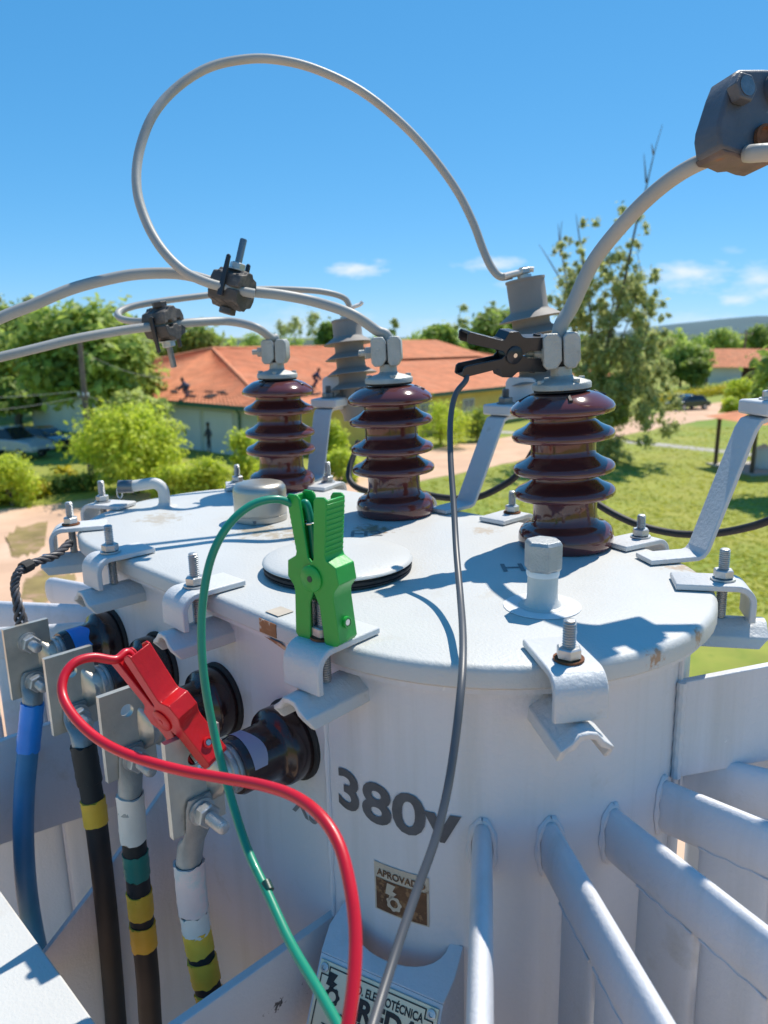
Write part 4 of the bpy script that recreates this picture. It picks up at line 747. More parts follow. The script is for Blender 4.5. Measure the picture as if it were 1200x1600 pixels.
# name plate holder: bent sheet with a round cut-out, horns welded to the wall
def nameplate():
    ph = rad(-73.5); rd = Vector((math.cos(ph), math.sin(ph), 0)); tg = Vector((-math.sin(ph), math.cos(ph), 0)); C = Vector((L_, 0, 0))
    hw = .0615; y_h = math.sqrt(RT ** 2 - hw ** 2) + .0005
    # sheet outline in (tangent, distance-along-slope); slope starts on the wall and falls outward
    sl_ = rad(28); P0 = C + rd * y_h + Z3 * -.276; dn = rd * math.cos(sl_) - Z3 * math.sin(sl_); nn = rd * math.sin(sl_) + Z3 * math.cos(sl_)
    Ln = .048; cut = [(hw * .80 * math.cos(a), .034 * math.sin(a) ** .8) for a in [math.pi * i / 16 for i in range(17)]]
    poly = [(-hw, 0), (-hw * .80, 0)] + [(x, y) for x, y in cut[::-1]][1:-1] + [(hw * .80, 0), (hw, 0), (hw + .002, Ln * .55), (hw, Ln), (-hw, Ln), (-hw - .004, Ln * .5)]
    m = MB(); m.prism(poly, P0, tg, dn, nn, -.0016, .0016); h = m.build('nameplate_holder', 'tank_paint', tr, smooth=30, bevel=.0008)
    P1 = P0 + dn * Ln; s2 = rad(62); d2 = rd * math.cos(s2) - Z3 * math.sin(s2); n2 = rd * math.sin(s2) + Z3 * math.cos(s2)
    m = MB(); m.prism([(-hw, .0), (hw, .0), (hw, .115), (-hw, .115)], P1 - n2 * .0003, tg, d2, n2, -.0018, .0012); m.build('face_plate', 'tank_paint', h, smooth=30, bevel=.0006)
    for k in (-1, 1):
        m = MB(); q0 = P0 + tg * (hw * k); m.add([q0 - nn * .002, P1 + tg * (hw * k) - nn * .002, P1 + tg * (hw * k) + d2 * .115, q0 + Vector((0, 0, -.13)) - rd * .01], [(0, 1, 2, 3)]); m.build('side_cheek', 'tank_paint', h, smooth=0)
    pw, phh = .0590, .098; N0 = P1 + n2 * .0016 + d2 * .004
    m = MB(); m.prism([(-pw, 0), (pw, 0), (pw, phh), (-pw, phh)], N0, tg, d2, n2, 0, .0009); pl_ = m.build('nameplate', 'nameplate_metal', tr, smooth=0, bevel=.0003); pl_['label'] = 'engraved maker plate with black lettering'
    o = N0 + n2 * .0012; m = MB(); U_ = -d2
    put_text(m, 'IND. ELETROTÉCNICA', .0098, o + tg * -.026 + d2 * .0150, tg, U_, .0003, sx=.74); put_text(m, 'BREDA', .0240, o + tg * -.028 + d2 * .0345, tg, U_, .0010, sx=1.0); put_text(m, 'TRANSFORMADORES', .0108, o + tg * -.036 + d2 * .0435, tg, U_, .0003, sx=.84)
    put_text(m, 'TRANSFORMADOR TRIFÁSICO', .0075, o + tg * -.046 + d2 * .0535, tg, U_, .0002, sx=.9); put_text(m, 'Fabricado por BREDA', .0055, o + tg * -.052 + d2 * .0605, tg, U_, .0001); put_text(m, 'Nr.', .0055, o + tg * -.052 + d2 * .068, tg, U_, .0001); put_text(m, 'kVA', .0055, o + tg * -.052 + d2 * .0755, tg, U_, .0001)
    emblem(m, o + tg * -.055 + d2 * .033, tg, U_, .026); m.build('print', 'black_print', pl_, smooth=0)
    m = MB(); fw_ = .0011
    for a, b in (((-pw + .011, .0035), (pw - .011, .0035)), ((-pw + .0035, .011), (-pw + .0035, phh)), ((pw - .0035, .011), (pw - .0035, phh)), ((-pw + .011, .0035), (-pw + .011, .011)), ((pw - .011, .0035), (pw - .011, .011)), ((-pw + .0035, .011), (-pw + .011, .011)), ((pw - .0035, .011), (pw - .011, .011)), ((-.03, .064), (.035, .064)), ((-.03, .0715), (.035, .0715)), ((-.03, .079), (.035, .079)), ((-.03, .064), (-.03, .079)), ((.035, .064), (.035, .079))):
        a_ = o + tg * a[0] + d2 * a[1]; b_ = o + tg * b[0] + d2 * b[1]; wl = fw_ if a[1] < .06 else .0003; m.box((a_ + b_) / 2 + n2 * .0001, ((b_ - a_).length + wl, wl, .0001), (b_ - a_).normalized(), n2.cross((b_ - a_).normalized()), n2)
    m.build('print', 'black_print', pl_, smooth=0)
    for k in (-1, 1): m = MB(); m.lathe([(.0042, 0), (.004, .0012), (.0022, .0016), (.002, .0006), (.0004, .0006)], o + tg * (k * (pw - .0055)) + d2 * .0055, n2, 18); m.build('rivet', 'galvanised', pl_)
nameplate()

# radiator tubes: flattened tubes leaving the round ends, turning down
def fin(cx, ph, w=-.176, sgn=1):
    rd = Vector((math.cos(ph), math.sin(ph), 0)); tg = Vector((-math.sin(ph), math.cos(ph), 0)); C = Vector((cx, 0, 0))
    b, a = .026, .0088
    sec = [(math.copysign(abs(math.cos(t)) ** .85, math.cos(t)) * b, math.copysign(abs(math.sin(t)) ** .9, math.sin(t)) * a) for t in [2 * math.pi * j / 22 for j in range(22)]]
    xs = [-.004, .02, .06, .12, .18, .222, .232, .239, .243]; path = [C + rd * (RT + x) + Z3 * w for x in xs]; rr_ = [1, 1, 1, 1, 1, 1, .93, .75, .45]
    m = MB(); m.tube(path, rr_, sec=sec, up=Z3); o = m.build('radiator_header', 'tank_paint', tr, smooth=60)
    m = MB(); q = C + rd * (RT + .0005) + Z3 * w; m.tube([q + tg * (math.sin(t) * (a + .002)) + Z3 * (math.cos(t) * (b + .002)) for t in [2 * math.pi * j / 24 for j in range(25)]], [.0026 + .0008 * math.sin(j * 1.9) for j in range(25)], 6); m.build('weld', 'tank_paint', o)
    for k in range(3):
        x0 = .038 + k * .066; hw_ = .0305; s2 = [(math.copysign(abs(math.cos(t)) ** .55, math.cos(t)) * hw_, math.copysign(abs(math.sin(t)) ** .55, math.sin(t)) * .0060) for t in [2 * math.pi * j / 24 for j in range(24)]]
        cc = C + rd * (RT + x0 + hw_); m = MB(); zs = [w - .008, w - .05, w - .3, w - .55]; vs_ = [[cc + rd * x + tg * y + Z3 * z for x, y in s2] for z in zs]
        if k == 0:
            for p in vs_[0]: pass
        m.loft(vs_); m.build('radiator_tube', 'tank_paint', tr, smooth=50)
        m = MB(); m.tube([cc + rd * (hw_ * f) + tg * .0058 * sd + Z3 * (w - .0225 - .0008 * math.sin(f * 9)) for sd in (-1,) for f in np.linspace(-.97, .97, 15)], .0012, 6); m.build('weld', 'tank_paint', o)
for ph in (-52, -36, -19.5, 0, 17, 34, 51): fin(L_, rad(ph))
for ph in (180 + 52, 180 + 35, 180 + 18, 180, 180 - 18, 180 - 36): fin(-L_, rad(ph))

# lugs, gussets and the mounting beam
def plate(name, pts, th, nrm, m_='tank_paint', bev=.001):
    n = Vector(nrm).normalized(); a = [Vector(p) - n * th / 2 for p in pts]; b = [Vector(p) + n * th / 2 for p in pts]; mb = MB(); mb.loft([a, b]); return mb.build(name, m_, tr, smooth=30, bevel=bev)
plate('support_lug', [(.2, -.204, -.300), (.2, -.43, -.302), (.2, -.43, -.46), (.2, -.204, -.62)], .009, (1, 0, 0), 'chipped_paint')
plate('support_lug', [(-.3, -.15, -.250), (-.3, -.43, -.250), (-.3, -.43, -.385), (-.3, -.15, -.42)], .009, (1, 0, 0))
plate('gusset', [(-.10, -.204, -.27), (-.10, -.325, -.374), (-.10, -.40, -.43), (-.10, -.42, -.80), (-.10, -.204, -.80)], .007, (1, 0, 0))
mb = MB(); mb.prism([(-.428, -.296), (-.62, -.296), (-.62, -.304), (-.436, -.304), (-.436, -.45), (-.428, -.45)], (0, 0, 0), Y3, Z3, X3, -.62, .44)
tag(mb.build('mounting_beam', 'cover_paint', tr, smooth=30, bevel=.002), 'sunlit flat top of the mounting beam')
m = MB(); hexnut(m, (-.295, -.315, -.285), X3, .012, .001, .012); m.lathe([(.017, 0), (.017, .002)], (-.295, -.315, -.285), X3, 20); m.build('lug_bolt', 'tank_paint', tr)
p0 = Vector((.4285, .022, 0)); dr = Vector((.52, .85, 0)).normalized(); nd = Vector((-dr.y, dr.x, 0))
plate('lifting_plate', [p0 + Z3 * -.061 - dr * .003, p0 + dr * .16 + Z3 * -.052, p0 + dr * .3 + Z3 * -.052, p0 + dr * .3 + Z3 * -.15, p0 + Z3 * -.157 - dr * .003], .008, nd)
m = MB(); m.tube([p0 + nd * -.005 + Z3 * (-.06 - .005 * i) for i in range(20)], [.004 + .001 * math.sin(i * 2.1) for i in range(20)], 8); m.build('weld', 'tank_paint', tr)
plate('lifting_plate', [(-.43, .02, -.06), (-.52, .16, -.055), (-.52, .16, -.15), (-.43, .02, -.155)], .008, (.85, .52, 0))

# arrester brackets on the cover edge
def arr_bracket(foot, out, top, rise, wide=.034):
    foot = Vector(foot); out = Vector(out).normalized(); t = Vector((-out.y, out.x, 0)); th = .0055; lean = Vector(top) - foot; ho = Vector((lean.x, lean.y, 0)); 
    pr = [(-.035, 0), (.022, 0), (.028, .002), (.033, .008)]; hx_ = ho.dot(out); z1 = lean.z
    pr += [(hx_ - .012, z1 - .012), (hx_ - .006, z1 - .003), (hx_ + .004, z1), (hx_ + .05, z1)]
    path = [foot + out * x + Z3 * (z + .004) for x, z in pr]; mb = MB(); sec = [(th / 2, wide / 2), (-th / 2, wide / 2), (-th / 2, -wide / 2), (th / 2, -wide / 2)]
    mb.tube(path, 1., sec=sec, up=Z3); b = mb.build('arrester_bracket', 'clamp_paint', tr, smooth=30, bevel=.001)
    q = foot + out * (hx_ + .022) + Z3 * (z1 + .004 + th / 2 + .0085); m = MB(); m.box(q, (.056, .052, .016), out, t, Z3); m.build('pad', 'chipped_paint', b, bevel=.003)
    m = MB(); r0 = q - out * .004 + t * .0; hexnut(m, r0, Z3, .0115, .0085, .018); m.lathe([(.014, .0082), (.014, .0102)], r0, Z3, 20); threaded(m, r0, Z3, .0058, .012, .030 if rise < .05 else rise); m.build('bolt', 'bolt_dark' if rise < .05 else 'galvanised', b)
    return q, out, t
qa = arr_bracket((-.012, .224, .0), (0, 1, 0), (-.012, .330, .122), .024)
qb = arr_bracket((.340, .186, .0), (.54, .84, 0), (.386, .266, .15), .055)
qc = arr_bracket((-.352, .226, .0), (-.42, .9, 0), (-.385, .30, .118), .024)

# platform carrying the transformer
m = MB(); m.box(T(0, 0, -.945), (1.3, 1.0, .16)); pf = tag(m.build('concrete_platform', 'concrete', loc=T(0, 0, -1.0), frame='W', smooth=0), 'concrete platform slab and posts under the transformer', 'platform')
for k in (-.5, .5):
    b = T(k, 0, 0); m = MB(); m.tube([Vector((b.x, b.y, 0)), Vector((b.x, b.y, 5.53))], .12, 16); m.build('post', 'concrete', pf)

# ------------------------------------------------------------------ low-voltage bushings with spade terminals
def holed_plate(mb, c, X, Y, Z, hw, hh, th, holes_y, r=.0068):
    # plate in X-Y with round holes on its centre line, split into one cell per hole
    ys = [-hh] + [(a + b) / 2 for a, b in zip(holes_y, holes_y[1:])] + [hh]; n = 16
    for k, hy in enumerate(holes_y):
        y0, y1 = ys[k], ys[k + 1]; out = []
        for i in range(n):
            a = 2 * math.pi * i / n; dx, dy = math.cos(a), math.sin(a); s = min(hw / abs(dx) if abs(dx) > 1e-6 else 9, ((y1 - hy) if dy > 0 else (hy - y0)) / abs(dy) if abs(dy) > 1e-6 else 9); out.append((dx * s, hy + dy * s))
        for cx, cy in ((hw, y1), (-hw, y1), (-hw, y0), (hw, y0)):
            j = min(range(n), key=lambda i: (out[i][0] - cx) ** 2 + (out[i][1] - cy) ** 2); out[j] = (cx, cy)
        inn = [(r * math.cos(2 * math.pi * i / n), hy + r * math.sin(2 * math.pi * i / n)) for i in range(n)]
        def P(p, z): return c + X * p[0] + Y * p[1] + Z * z
        mb.loft([[P(p, -th / 2) for p in out], [P(p, th / 2) for p in out], [P(p, th / 2) for p in inn], [P(p, -th / 2) for p in inn]], closed=True)
LVU = [-.234, -.108, .025, .151]
LVLAB = ['blue taped', 'second', 'green taped', 'nearest']
def lv_bushing(i, u):
    c = Vector((u, -RT, -.131)); ax = -Y3
    m = MB(); m.lathe([(.041, -.002), (.041, .003), (.0385, .0045)], c, ax, 32); gk = m.build('wall_gasket', 'gasket', tr)
    m = MB(); m.lathe([(.036, .003), (.0380, .005), (.0380, .022), (.0365, .0255), (.031, .028), (.0288, .031), (.0275, .036), (.0270, .068), (.0255, .071), (.018, .0715)], c, ax, 40); b = m.build('low_voltage_bushing', 'dark_porcelain', tr, smooth=50)
    if i == 0: q = (.0278, .040, .062, 'blue_tape', 20, 95)
    elif i == 3: q = (.0278, .050, .064, 'lilac_tape', 10, 150)
    elif i == 2: q = (.0278, .046, .064, 'green_tape', 60, 200)
    else: q = None
    if q:
        r, h0, h1, mt, a0, a1 = q; mb = MB(); n = 14; vs = []
        for k in range(n + 1):
            a = rad(a0 + (a1 - a0) * k / n); d = Vector((math.cos(a), 0, math.sin(a))); vs += [c + ax * (h0 + .003 * math.sin(k * .55 + i)) + d * r, c + ax * h1 + d * r]
        mb.add(vs, [(2 * k, 2 * k + 2, 2 * k + 3, 2 * k + 1) for k in range(n)]); mb.build('tape_patch', mt, b, smooth=180)
    m = MB(); m.lathe([(.022, .0705), (.0225, .072), (.0225, .0755), (.020, .0758), (.020, .0775), (.0215, .078), (.0215, .081), (.0175, .082), (.0175, .09)], c, ax, 32); m.build('stud_nut', 'galvanised', b, smooth=30)
    m = MB(); pc = Vector((u, -.3165, -.126))
    # round stud flattening into the spade
    n = 20; rings = []
    for t, rx, rz, dz in ((.084, .0185, .0185, 0), (.098, .0185, .0185, 0), (.106, .016, .021, .001), (.112, .0075, .026, .003), (.116, .0034, .028, .004)):
        rings.append([c + ax * (t - .016) + Vector((math.cos(2 * math.pi * j / n) * rx, 0, math.sin(2 * math.pi * j / n) * rz + dz)) for j in range(n)])
    m.loft(rings); m.build('terminal_neck', 'tinned_copper', b, smooth=60)
    m = MB(); holed_plate(m, pc, Y3, Z3, X3, .0265, .0455, .0065, (-.0275, .0225)); m.build('terminal_plate', 'tinned_copper', b, smooth=30)
    bolts = [-.0275] + ([.0225] if i == 0 else [])
    for hy in bolts:
        m = MB(); o = pc + Z3 * hy + X3 * (.0033 + (.0045 if hy < 0 else 0)); m.lathe([(.0125, 0), (.0125, .0022), (.0095, .0026), (.0095, .0046)], o, X3, 24); hexnut(m, o, X3, .0112, .0047, .0135, rot=15); threaded(m, o, X3, .0060, .010, .036 if i > 1 else .03, .0019); hexnut(m, pc + Z3 * hy - X3 * .0034, -X3, .0112, 0, .008); m.build('terminal_bolt', 'galvanised', b, smooth=35)
    return pc
LVP = [lv_bushing(i, u) for i, u in enumerate(LVU)]

def lv_cable(i, name, label, pix, r, segs, vplane=-.3215, axis=1):
    # lug bolted to the plate, then the insulated cable; segs: (y0, y1, material, extra radius) along the photo's height
    pts = [hit(x, y, axis, vplane) for x, y in pix]; root = empty(name, pts[0], label=label, cat='power cable', group='insulated low voltage cables')
    pc = LVP[i]; lug = pc + Z3 * -.0275 + X3 * .0055
    sp = spline(pts, 10); ys = []
    for p in sp: q = TM @ p; d = q - Vector((0, 0, CAMZ)); fw = d.y * math.cos(PITCH) - d.z * math.sin(PITCH); ys.append(800 - FPX * (d.y * math.sin(PITCH) + d.z * math.cos(PITCH)) / fw)
    m = MB(); m.tube(sp, r, 18); m.build('insulation', segs[0][2] if segs[0][0] == 'all' else 'black_rubber', root, smooth=60)
    rr = random.Random(i)
    for y0, y1, mt, ex in [s_ for s_ in segs if s_[0] != 'all']:
        idx = [k for k, y in enumerate(ys) if y0 <= y <= y1]
        if len(idx) < 2: 
            k = min(range(len(ys)), key=lambda k: abs(ys[k] - (y0 + y1) / 2)); idx = [max(0, k - 1), min(len(ys) - 1, k + 1)]
        a, b = sp[idx[0]], sp[idx[-1]]; n = 9; m = MB(); pth = []
        def pos(y):
            for k in range(len(ys) - 1):
                if (ys[k] - y) * (ys[k + 1] - y) <= 0 and ys[k] != ys[k + 1]: t = (y - ys[k]) / (ys[k + 1] - ys[k]); return sp[k].lerp(sp[k + 1], t)
            return sp[0] if y < ys[0] else sp[-1]
        pth = [pos(y0 + (y1 - y0) * k / n) for k in range(n + 1)]; rings = []; N_ = 24; ax = (pth[-1] - pth[0]).normalized(); x = ax.orthogonal().normalized(); y = ax.cross(x)
        for k, q in enumerate(pth):
            jag = [ax * (rr.uniform(-.0016, .0016) if k in (0, n) else 0) for _ in range(N_)]
            rings.append([q + (x * math.cos(2 * math.pi * j / N_) + y * math.sin(2 * math.pi * j / N_)) * (r + ex + rr.uniform(-.0003, .0003) + (.0005 if (k * 3 + j) % 11 == 0 else 0)) + jag[j] for j in range(N_)])
        m.loft(rings); m.build('tape_band', mt, root, smooth=60)
    # tongue of the lug: flat on the plate, rolling into the barrel at the cable
    top = pts[0]; m = MB(); rings = []; n = 18
    for t, wv, tu, off in ((0., .011, .0022, 0), (.10, .0135, .0022, 0), (.35, .0138, .0022, 0), (.52, .0135, .004, .25), (.70, .0125, .0105, .75), (1., .0118, .0118, 1.), (1.35, .0118, .0118, 1.3)):
        ca = (lug + Z3 * .0135); q = ca.lerp(top, min(1.2, t)); q = Vector((lug.x + (top.x - lug.x) * min(1, off), lug.y + (top.y - lug.y) * t, ca.z + (top.z - ca.z) * t))
        rings.append([q + Vector((math.cos(2 * math.pi * j / n) * tu, math.sin(2 * math.pi * j / n) * wv, 0)) for j in range(n)])
    m.loft(rings); m.build('cable_lug', 'lead_grey', root, smooth=60)
lv_cable(0, 'power_cable', 'blue sleeved power cable bolted to the leftmost low voltage terminal', [(51, 1098), (45, 1160), (38, 1240), (37, 1320), (43, 1400), (57, 1480), (75, 1545), (110, 1640), (135, 1800), (180, 2050)], .0125, [('all', 0, 'blue_sleeve', 0), (1098, 1172, 'blue_tape', .0012), (1500, 1640, 'black_rubber', .0006)], vplane=-.222, axis=0)
lv_cable(1, 'power_cable', 'black power cable with one yellow tape band, second from the left', [(130, 1163), (138, 1210), (147, 1262), (157, 1340), (168, 1440), (176, 1530), (186, 1640), (211, 1800), (256, 2050)], .0122, [(1163, 1222, 'black_rubber', .0014), (1248, 1285, 'yellow_tape', .0012)])
lv_cable(2, 'power_cable', 'black power cable with white, green and two yellow tape bands', [(203, 1240), (208, 1300), (216, 1380), (223, 1450), (231, 1530), (239, 1640), (264, 1800), (309, 2050)], .0122, [(1240, 1310, 'white_tape', .0013), (1330, 1368, 'green_tape', .0008), (1392, 1428, 'yellow_tape', .0010), (1442, 1478, 'yellow_tape', .0013)])
lv_cable(3, 'power_cable', 'black power cable with pinkish, white and yellow tape, nearest the green lead', [(295, 1346), (299, 1390), (305, 1440), (314, 1490), (324, 1540), (345, 1640), (370, 1800), (415, 2050)], .0122, [(1346, 1422, 'pink_tape', .0016), (1426, 1456, 'white_tape', .0008), (1454, 1486, 'yellow_tape', .001), (1497, 1533, 'yellow_tape', .0013), (1547, 1580, 'yellow_tape', .001)])

# twisted earth wire from the left clamp to the first terminal
def earth_wire():
    pts = [(108, 849, 1.03), (86, 868, 1.0), (52, 880, .97), (30, 893, .95), (23, 915, .945), (28, 945, .94), (36, 985, .945)]; sp = spline([lat(*p) for p in pts], 14)
    root = empty('earth_wire', sp[0], label='twisted grey earth wire running from the cover clamp to the leftmost terminal', cat='wire')
    for k in range(4):
        q = []
        for i, p in enumerate(sp):
            tg = (sp[min(i + 1, len(sp) - 1)] - sp[max(i - 1, 0)]).normalized(); x = tg.orthogonal().normalized(); y = tg.cross(x); a = i * .34 + k * math.pi / 2; sprd = .0034 * (1 + 1.2 * max(0, (i - len(sp) * .8) / (len(sp) * .2))); q.append(p + x * math.cos(a) * sprd + y * math.sin(a) * sprd)
        m = MB(); m.tube(q, .0023, 8); m.build('strand', 'braid_wire', root)
    m = MB(); m.tube([sp[30], sp[34], sp[38]], [.0078, .0082, .0078], 10); m.build('wrap', 'black_rubber', root); m = MB(); m.sphere(sp[0], .006, 10, 8); m.build('crimp', 'black_rubber', root)
earth_wire()

# ------------------------------------------------------------------ surge arresters
def arrester(label, base, top, sheds, q, sh_r=.050, core=.031):
    b, t = lat(*base), lat(*top); ax = (t - b).normalized(); H = (t - b).length; root = empty('surge_arrester', b, label=label, cat='surge arrester', group='grey polymer surge arresters')
    prof = [(core * .9, -.02), (core * .95, 0)]
    for z in sheds: prof += [(core, z - .010), (core * 1.02, z - .0045), (core * 1.12, z - .0022), (sh_r * .9, z - .0062), (sh_r, z - .0072), (sh_r + .0004, z - .0062), (sh_r * .92, z - .0038), (core * 1.25, z + .0022), (core * 1.08, z + .0045), (core, z + .008)]
    prof += [(core, H - .004), (core * 1.04, H - .0035), (core * 1.04, H), (.002, H + .001)]
    m = MB(); m.lathe(prof, b, ax, 40); m.build('housing', 'arrester_polymer', root, smooth=40)
    m = MB(); m.lathe([(.011, H), (.011, H + .006), (.0065, H + .0065), (.0065, H + .018)], b, ax, 20); hexnut(m, b, ax, .0115, H + .008, H + .016); m.build('terminal_stud', 'galvanised', root, smooth=35)
    out, tt = q[1], q[2]; pc = q[0] + out * .035 + Z3 * .012
    pts = [(-.028, -.016), (.03, -.016)] + arc((.018, .022), .012, 0, 90, 5) + arc((-.016, .022), .012, 90, 180, 5)
    m = MB(); m.prism(pts, pc, tt, Z3, out, 0, .005); m.build('mount_plate', 'clamp_paint', root, smooth=30, bevel=.001)
    m = MB(); m.tube([pc + out * .003, b - ax * .018], .016, 14); m.build('mount_stem', 'arrester_polymer', root)
    return b, ax, H
A1 = arrester('grey polymer surge arrester behind the black clip', (848, 632, 1.235), (820, 436, 1.20), [.196 - .053 - .0245 * k for k in range(5, -1, -1)], qa, .0494, .0296)
A2 = arrester('grey polymer surge arrester between the left and middle bushings', (556, 640, 1.47), (541, 500, 1.45), [.169 - .038 - .0285 * k for k in range(3, -1, -1)], qc, .0475, .0275)
# black earthing cable sagging behind the cover
def dark_cable(label, pts, r, m_='black_rubber', name='earthing_cable', cat='cable', k=8):
    sp = spline([at(*p) for p in pts], k); m = MB(); m.tube(sp, r, 14); return tag(m.build(name, m_, loc=sp[0], frame='W', smooth=60), label, cat)
dark_cable('black earthing cable sagging behind the cover between the arresters', [(560, 690, 1.5), (545, 745, 1.46), (575, 768, 1.42), (640, 768, 1.38), (690, 777, 1.34), (740, 778, 1.32), (780, 762, 1.31), (812, 738, 1.30), (842, 690, 1.28)], .0058)
dark_cable('black earthing cable sagging across the lawn to the right edge', [(852, 690, 1.28), (880, 742, 1.27), (920, 778, 1.25), (965, 806, 1.22), (1010, 824, 1.2), (1060, 834, 1.17), (1110, 834, 1.14), (1160, 826, 1.1), (1205, 812, 1.06), (1300, 770, 1.0), (1390, 700, .97)], .0058)

# ------------------------------------------------------------------ high-voltage line cables
def hv_cable(label, pts, r, k=10, ends=()):
    sp = spline([p if isinstance(p, Vector) else at(*p) for p in pts], k); m = MB(); m.tube(sp, r, 20)
    o = tag(m.build('line_cable', 'gray_cable', loc=sp[0], frame='W', smooth=60), label, 'cable', 'grey high voltage cables'); return o, sp
tops = [TM @ (a[2] + a[1] * .004) for a in ABOVE.values()]
def dep(p): return (p.y * math.cos(PITCH) - (p.z - CAMZ) * math.sin(PITCH))
d0, d1, d2_ = [dep(p) for p in tops]
up_ = [TM.to_3x3() @ a[1] for a in ABOVE.values()]
hv_cable('thick grey cable rising from the right bushing to the slate connector', [tops[2], tops[2] + up_[2] * .022, (894, 478, d2_ - .005), (928, 408, d2_ - .02), (980, 343, d2_ - .05), (1032, 293, d2_ - .075), (1085, 258, d2_ - .095), (1140, 240, d2_ - .10), (1200, 238, d2_ - .10), (1290, 250, d2_ - .10), (1500, 300, d2_ - .08), (1900, 420, d2_)], .0082)
C1 = at(363, 455, 1.0); 
_, spm = hv_cable('grey cable from the middle bushing through the upper clamp to the left edge', [tops[1], tops[1] + up_[1] * .018, (588, 516, d1 - .005), (548, 490, d1 - .015), (490, 471, 1.06), (440, 461, 1.045), (395, 456, 1.03), (363, 453, 1.02), (330, 440, 1.015), (280, 428, 1.01), (220, 428, 1.0), (170, 436, .99), (110, 452, .975), (50, 477, .96), (0, 497, .95), (-90, 540, .93), (-400, 700, .9), (-900, 900, .9)], .0072)
hv_cable('long grey loop cable from the arrester over the top to the upper clamp', [(800, 430, 1.2), (782, 432, 1.2), (768, 418, 1.2), (755, 390, 1.2), (738, 345, 1.195), (712, 295, 1.19), (670, 238, 1.18), (620, 186, 1.165), (560, 140, 1.15), (490, 107, 1.13), (430, 93, 1.11), (380, 93, 1.095), (325, 106, 1.075), (275, 138, 1.055), (238, 182, 1.035), (217, 240, 1.02), (214, 295, 1.005), (228, 345, .995), (252, 388, .985), (285, 422, .98), (320, 440, .978), (363, 452, .985), (398, 459, .99)], .0062)
hv_cable('thin grey cable curling from the left arrester to the lower clamp', [(548, 482, 1.45), (538, 466, 1.44), (510, 457, 1.42), (470, 453, 1.40), (400, 452, 1.37), (335, 460, 1.33), (270, 468, 1.29), (215, 477, 1.26), (190, 485, 1.24), (184, 492, 1.225), (192, 499, 1.215), (215, 502, 1.21), (256, 501, 1.21), (285, 500, 1.21)], .0055)
hv_cable('grey cable from the left bushing through the lower clamp to the left edge', [tops[0], tops[0] + up_[0] * .018, (424, 528, d0 - .01), (398, 511, d0 - .03), (355, 502, 1.26), (300, 504, 1.22), (256, 509, 1.195), (200, 515, 1.17), (120, 529, 1.13), (50, 546, 1.10), (0, 558, 1.08), (-90, 580, 1.05), (-400, 680, 1.0), (-900, 860, .98)], .0068)
# white lug of the loop cable on the arrester, and the clip of the left one
def lug(label, pts, r):
    sp = spline([at(*p) for p in pts], 6); n = len(sp); m = MB(); sec = [(math.cos(t) * .6, math.sin(t)) for t in [2 * math.pi * j / 14 for j in range(14)]]
    m.tube(sp, [r * (1 if i < n * .55 else .8) for i in range(n)], sec=sec); return tag(m.build('cable_lug', 'white_tape', loc=sp[0], frame='W', smooth=60), label, 'cable lug', 'taped lugs on the arresters')
lug('white taped lug on top of the arrester behind the black clip', [(788, 432, 1.198), (800, 429, 1.198), (812, 426, 1.197), (826, 421, 1.196), (834, 421, 1.195)], .0085)
lug('pale lug bent over the top of the left arrester', [(566, 472, 1.44), (562, 476, 1.44), (552, 480, 1.44), (545, 486, 1.445), (538, 492, 1.45)], .0062)

# ------------------------------------------------------------------ line connectors
def connector(label, c, ax, upv, s, m_, stud=True, ears=True, cat='clamp connector'):
    # two jaw halves round the cables, bolted together: c world centre, ax along the cable, upv the bolt axis
    c = Vector(c); ax = Vector(ax).normalized(); u = Vector(upv); u = (u - ax * u.dot(ax)).normalized(); t = ax.cross(u); root = empty('line_connector', c, 'W', label=label, cat=cat, group='clamp connectors on the line cables')
    def half(sg, name):
        prof = [(-.50, .03), (-.50, .20), (-.42, .40), (-.20, .46), (-.12, .56), (.12, .56), (.20, .46), (.42, .40), (.50, .20), (.50, .03), (.36, .03), (.30, .12), (.16, .12), (.10, .03), (-.10, .03), (-.16, .12), (-.30, .12), (-.36, .03)]
        m = MB(); m.prism([(x * s, y * s * sg) for x, y in prof], c, t, u, ax, -.50 * s, .50 * s)
        for k in (-.32, 0, .32): m.prism([(x * s * 1.03, y * s * sg * 1.03) for x, y in prof[2:8]], c, t, u, ax, (k - .07) * s, (k + .07) * s)
        return m.build(name, m_, root, smooth=30, bevel=.035 * s)
    half(1, 'upper_jaw'); half(-1, 'lower_jaw')
    m = MB(); hexnut(m, c, u, .23 * s, .57 * s, .78 * s); m.lathe([(.28 * s, .555 * s), (.28 * s, .60 * s)], c, u, 20); m.build('nut', 'galvanised', root, smooth=30)
    m = MB(); hexnut(m, c, -u, .25 * s, .55 * s, .74 * s); m.build('bolt_head', m_, root, smooth=30)
    if stud: m = MB(); m.lathe([(.105 * s, .2 * s), (.105 * s, 1.45 * s), (.09 * s, 1.48 * s)], c, u, 14); m.build('stud', 'bolt_dark', root, smooth=40)
    if ears:
        for k in (-1, 1):
            m = MB(); q = c + t * (.56 * s * k); m.prism([(-.09 * s, -.3 * s), (.09 * s, -.3 * s), (.06 * s, .85 * s), (0, .9 * s), (-.06 * s, .85 * s)], q, ax, u, t, -.04 * s, .04 * s); m.build('side_clip', 'black_plastic', root, smooth=30, bevel=.01 * s)
    return root
def dirv(a, b): return (at(*b) - at(*a)).normalized()
connector('dark clamp connector with upright stud where the loop cable joins', at(363, 452, 1.0), dirv((330, 442, 1.0), (398, 458, 1.0)) + Vector((0, -.35, 0)), Vector((.16, .12, 1)), .044, 'connector_black')
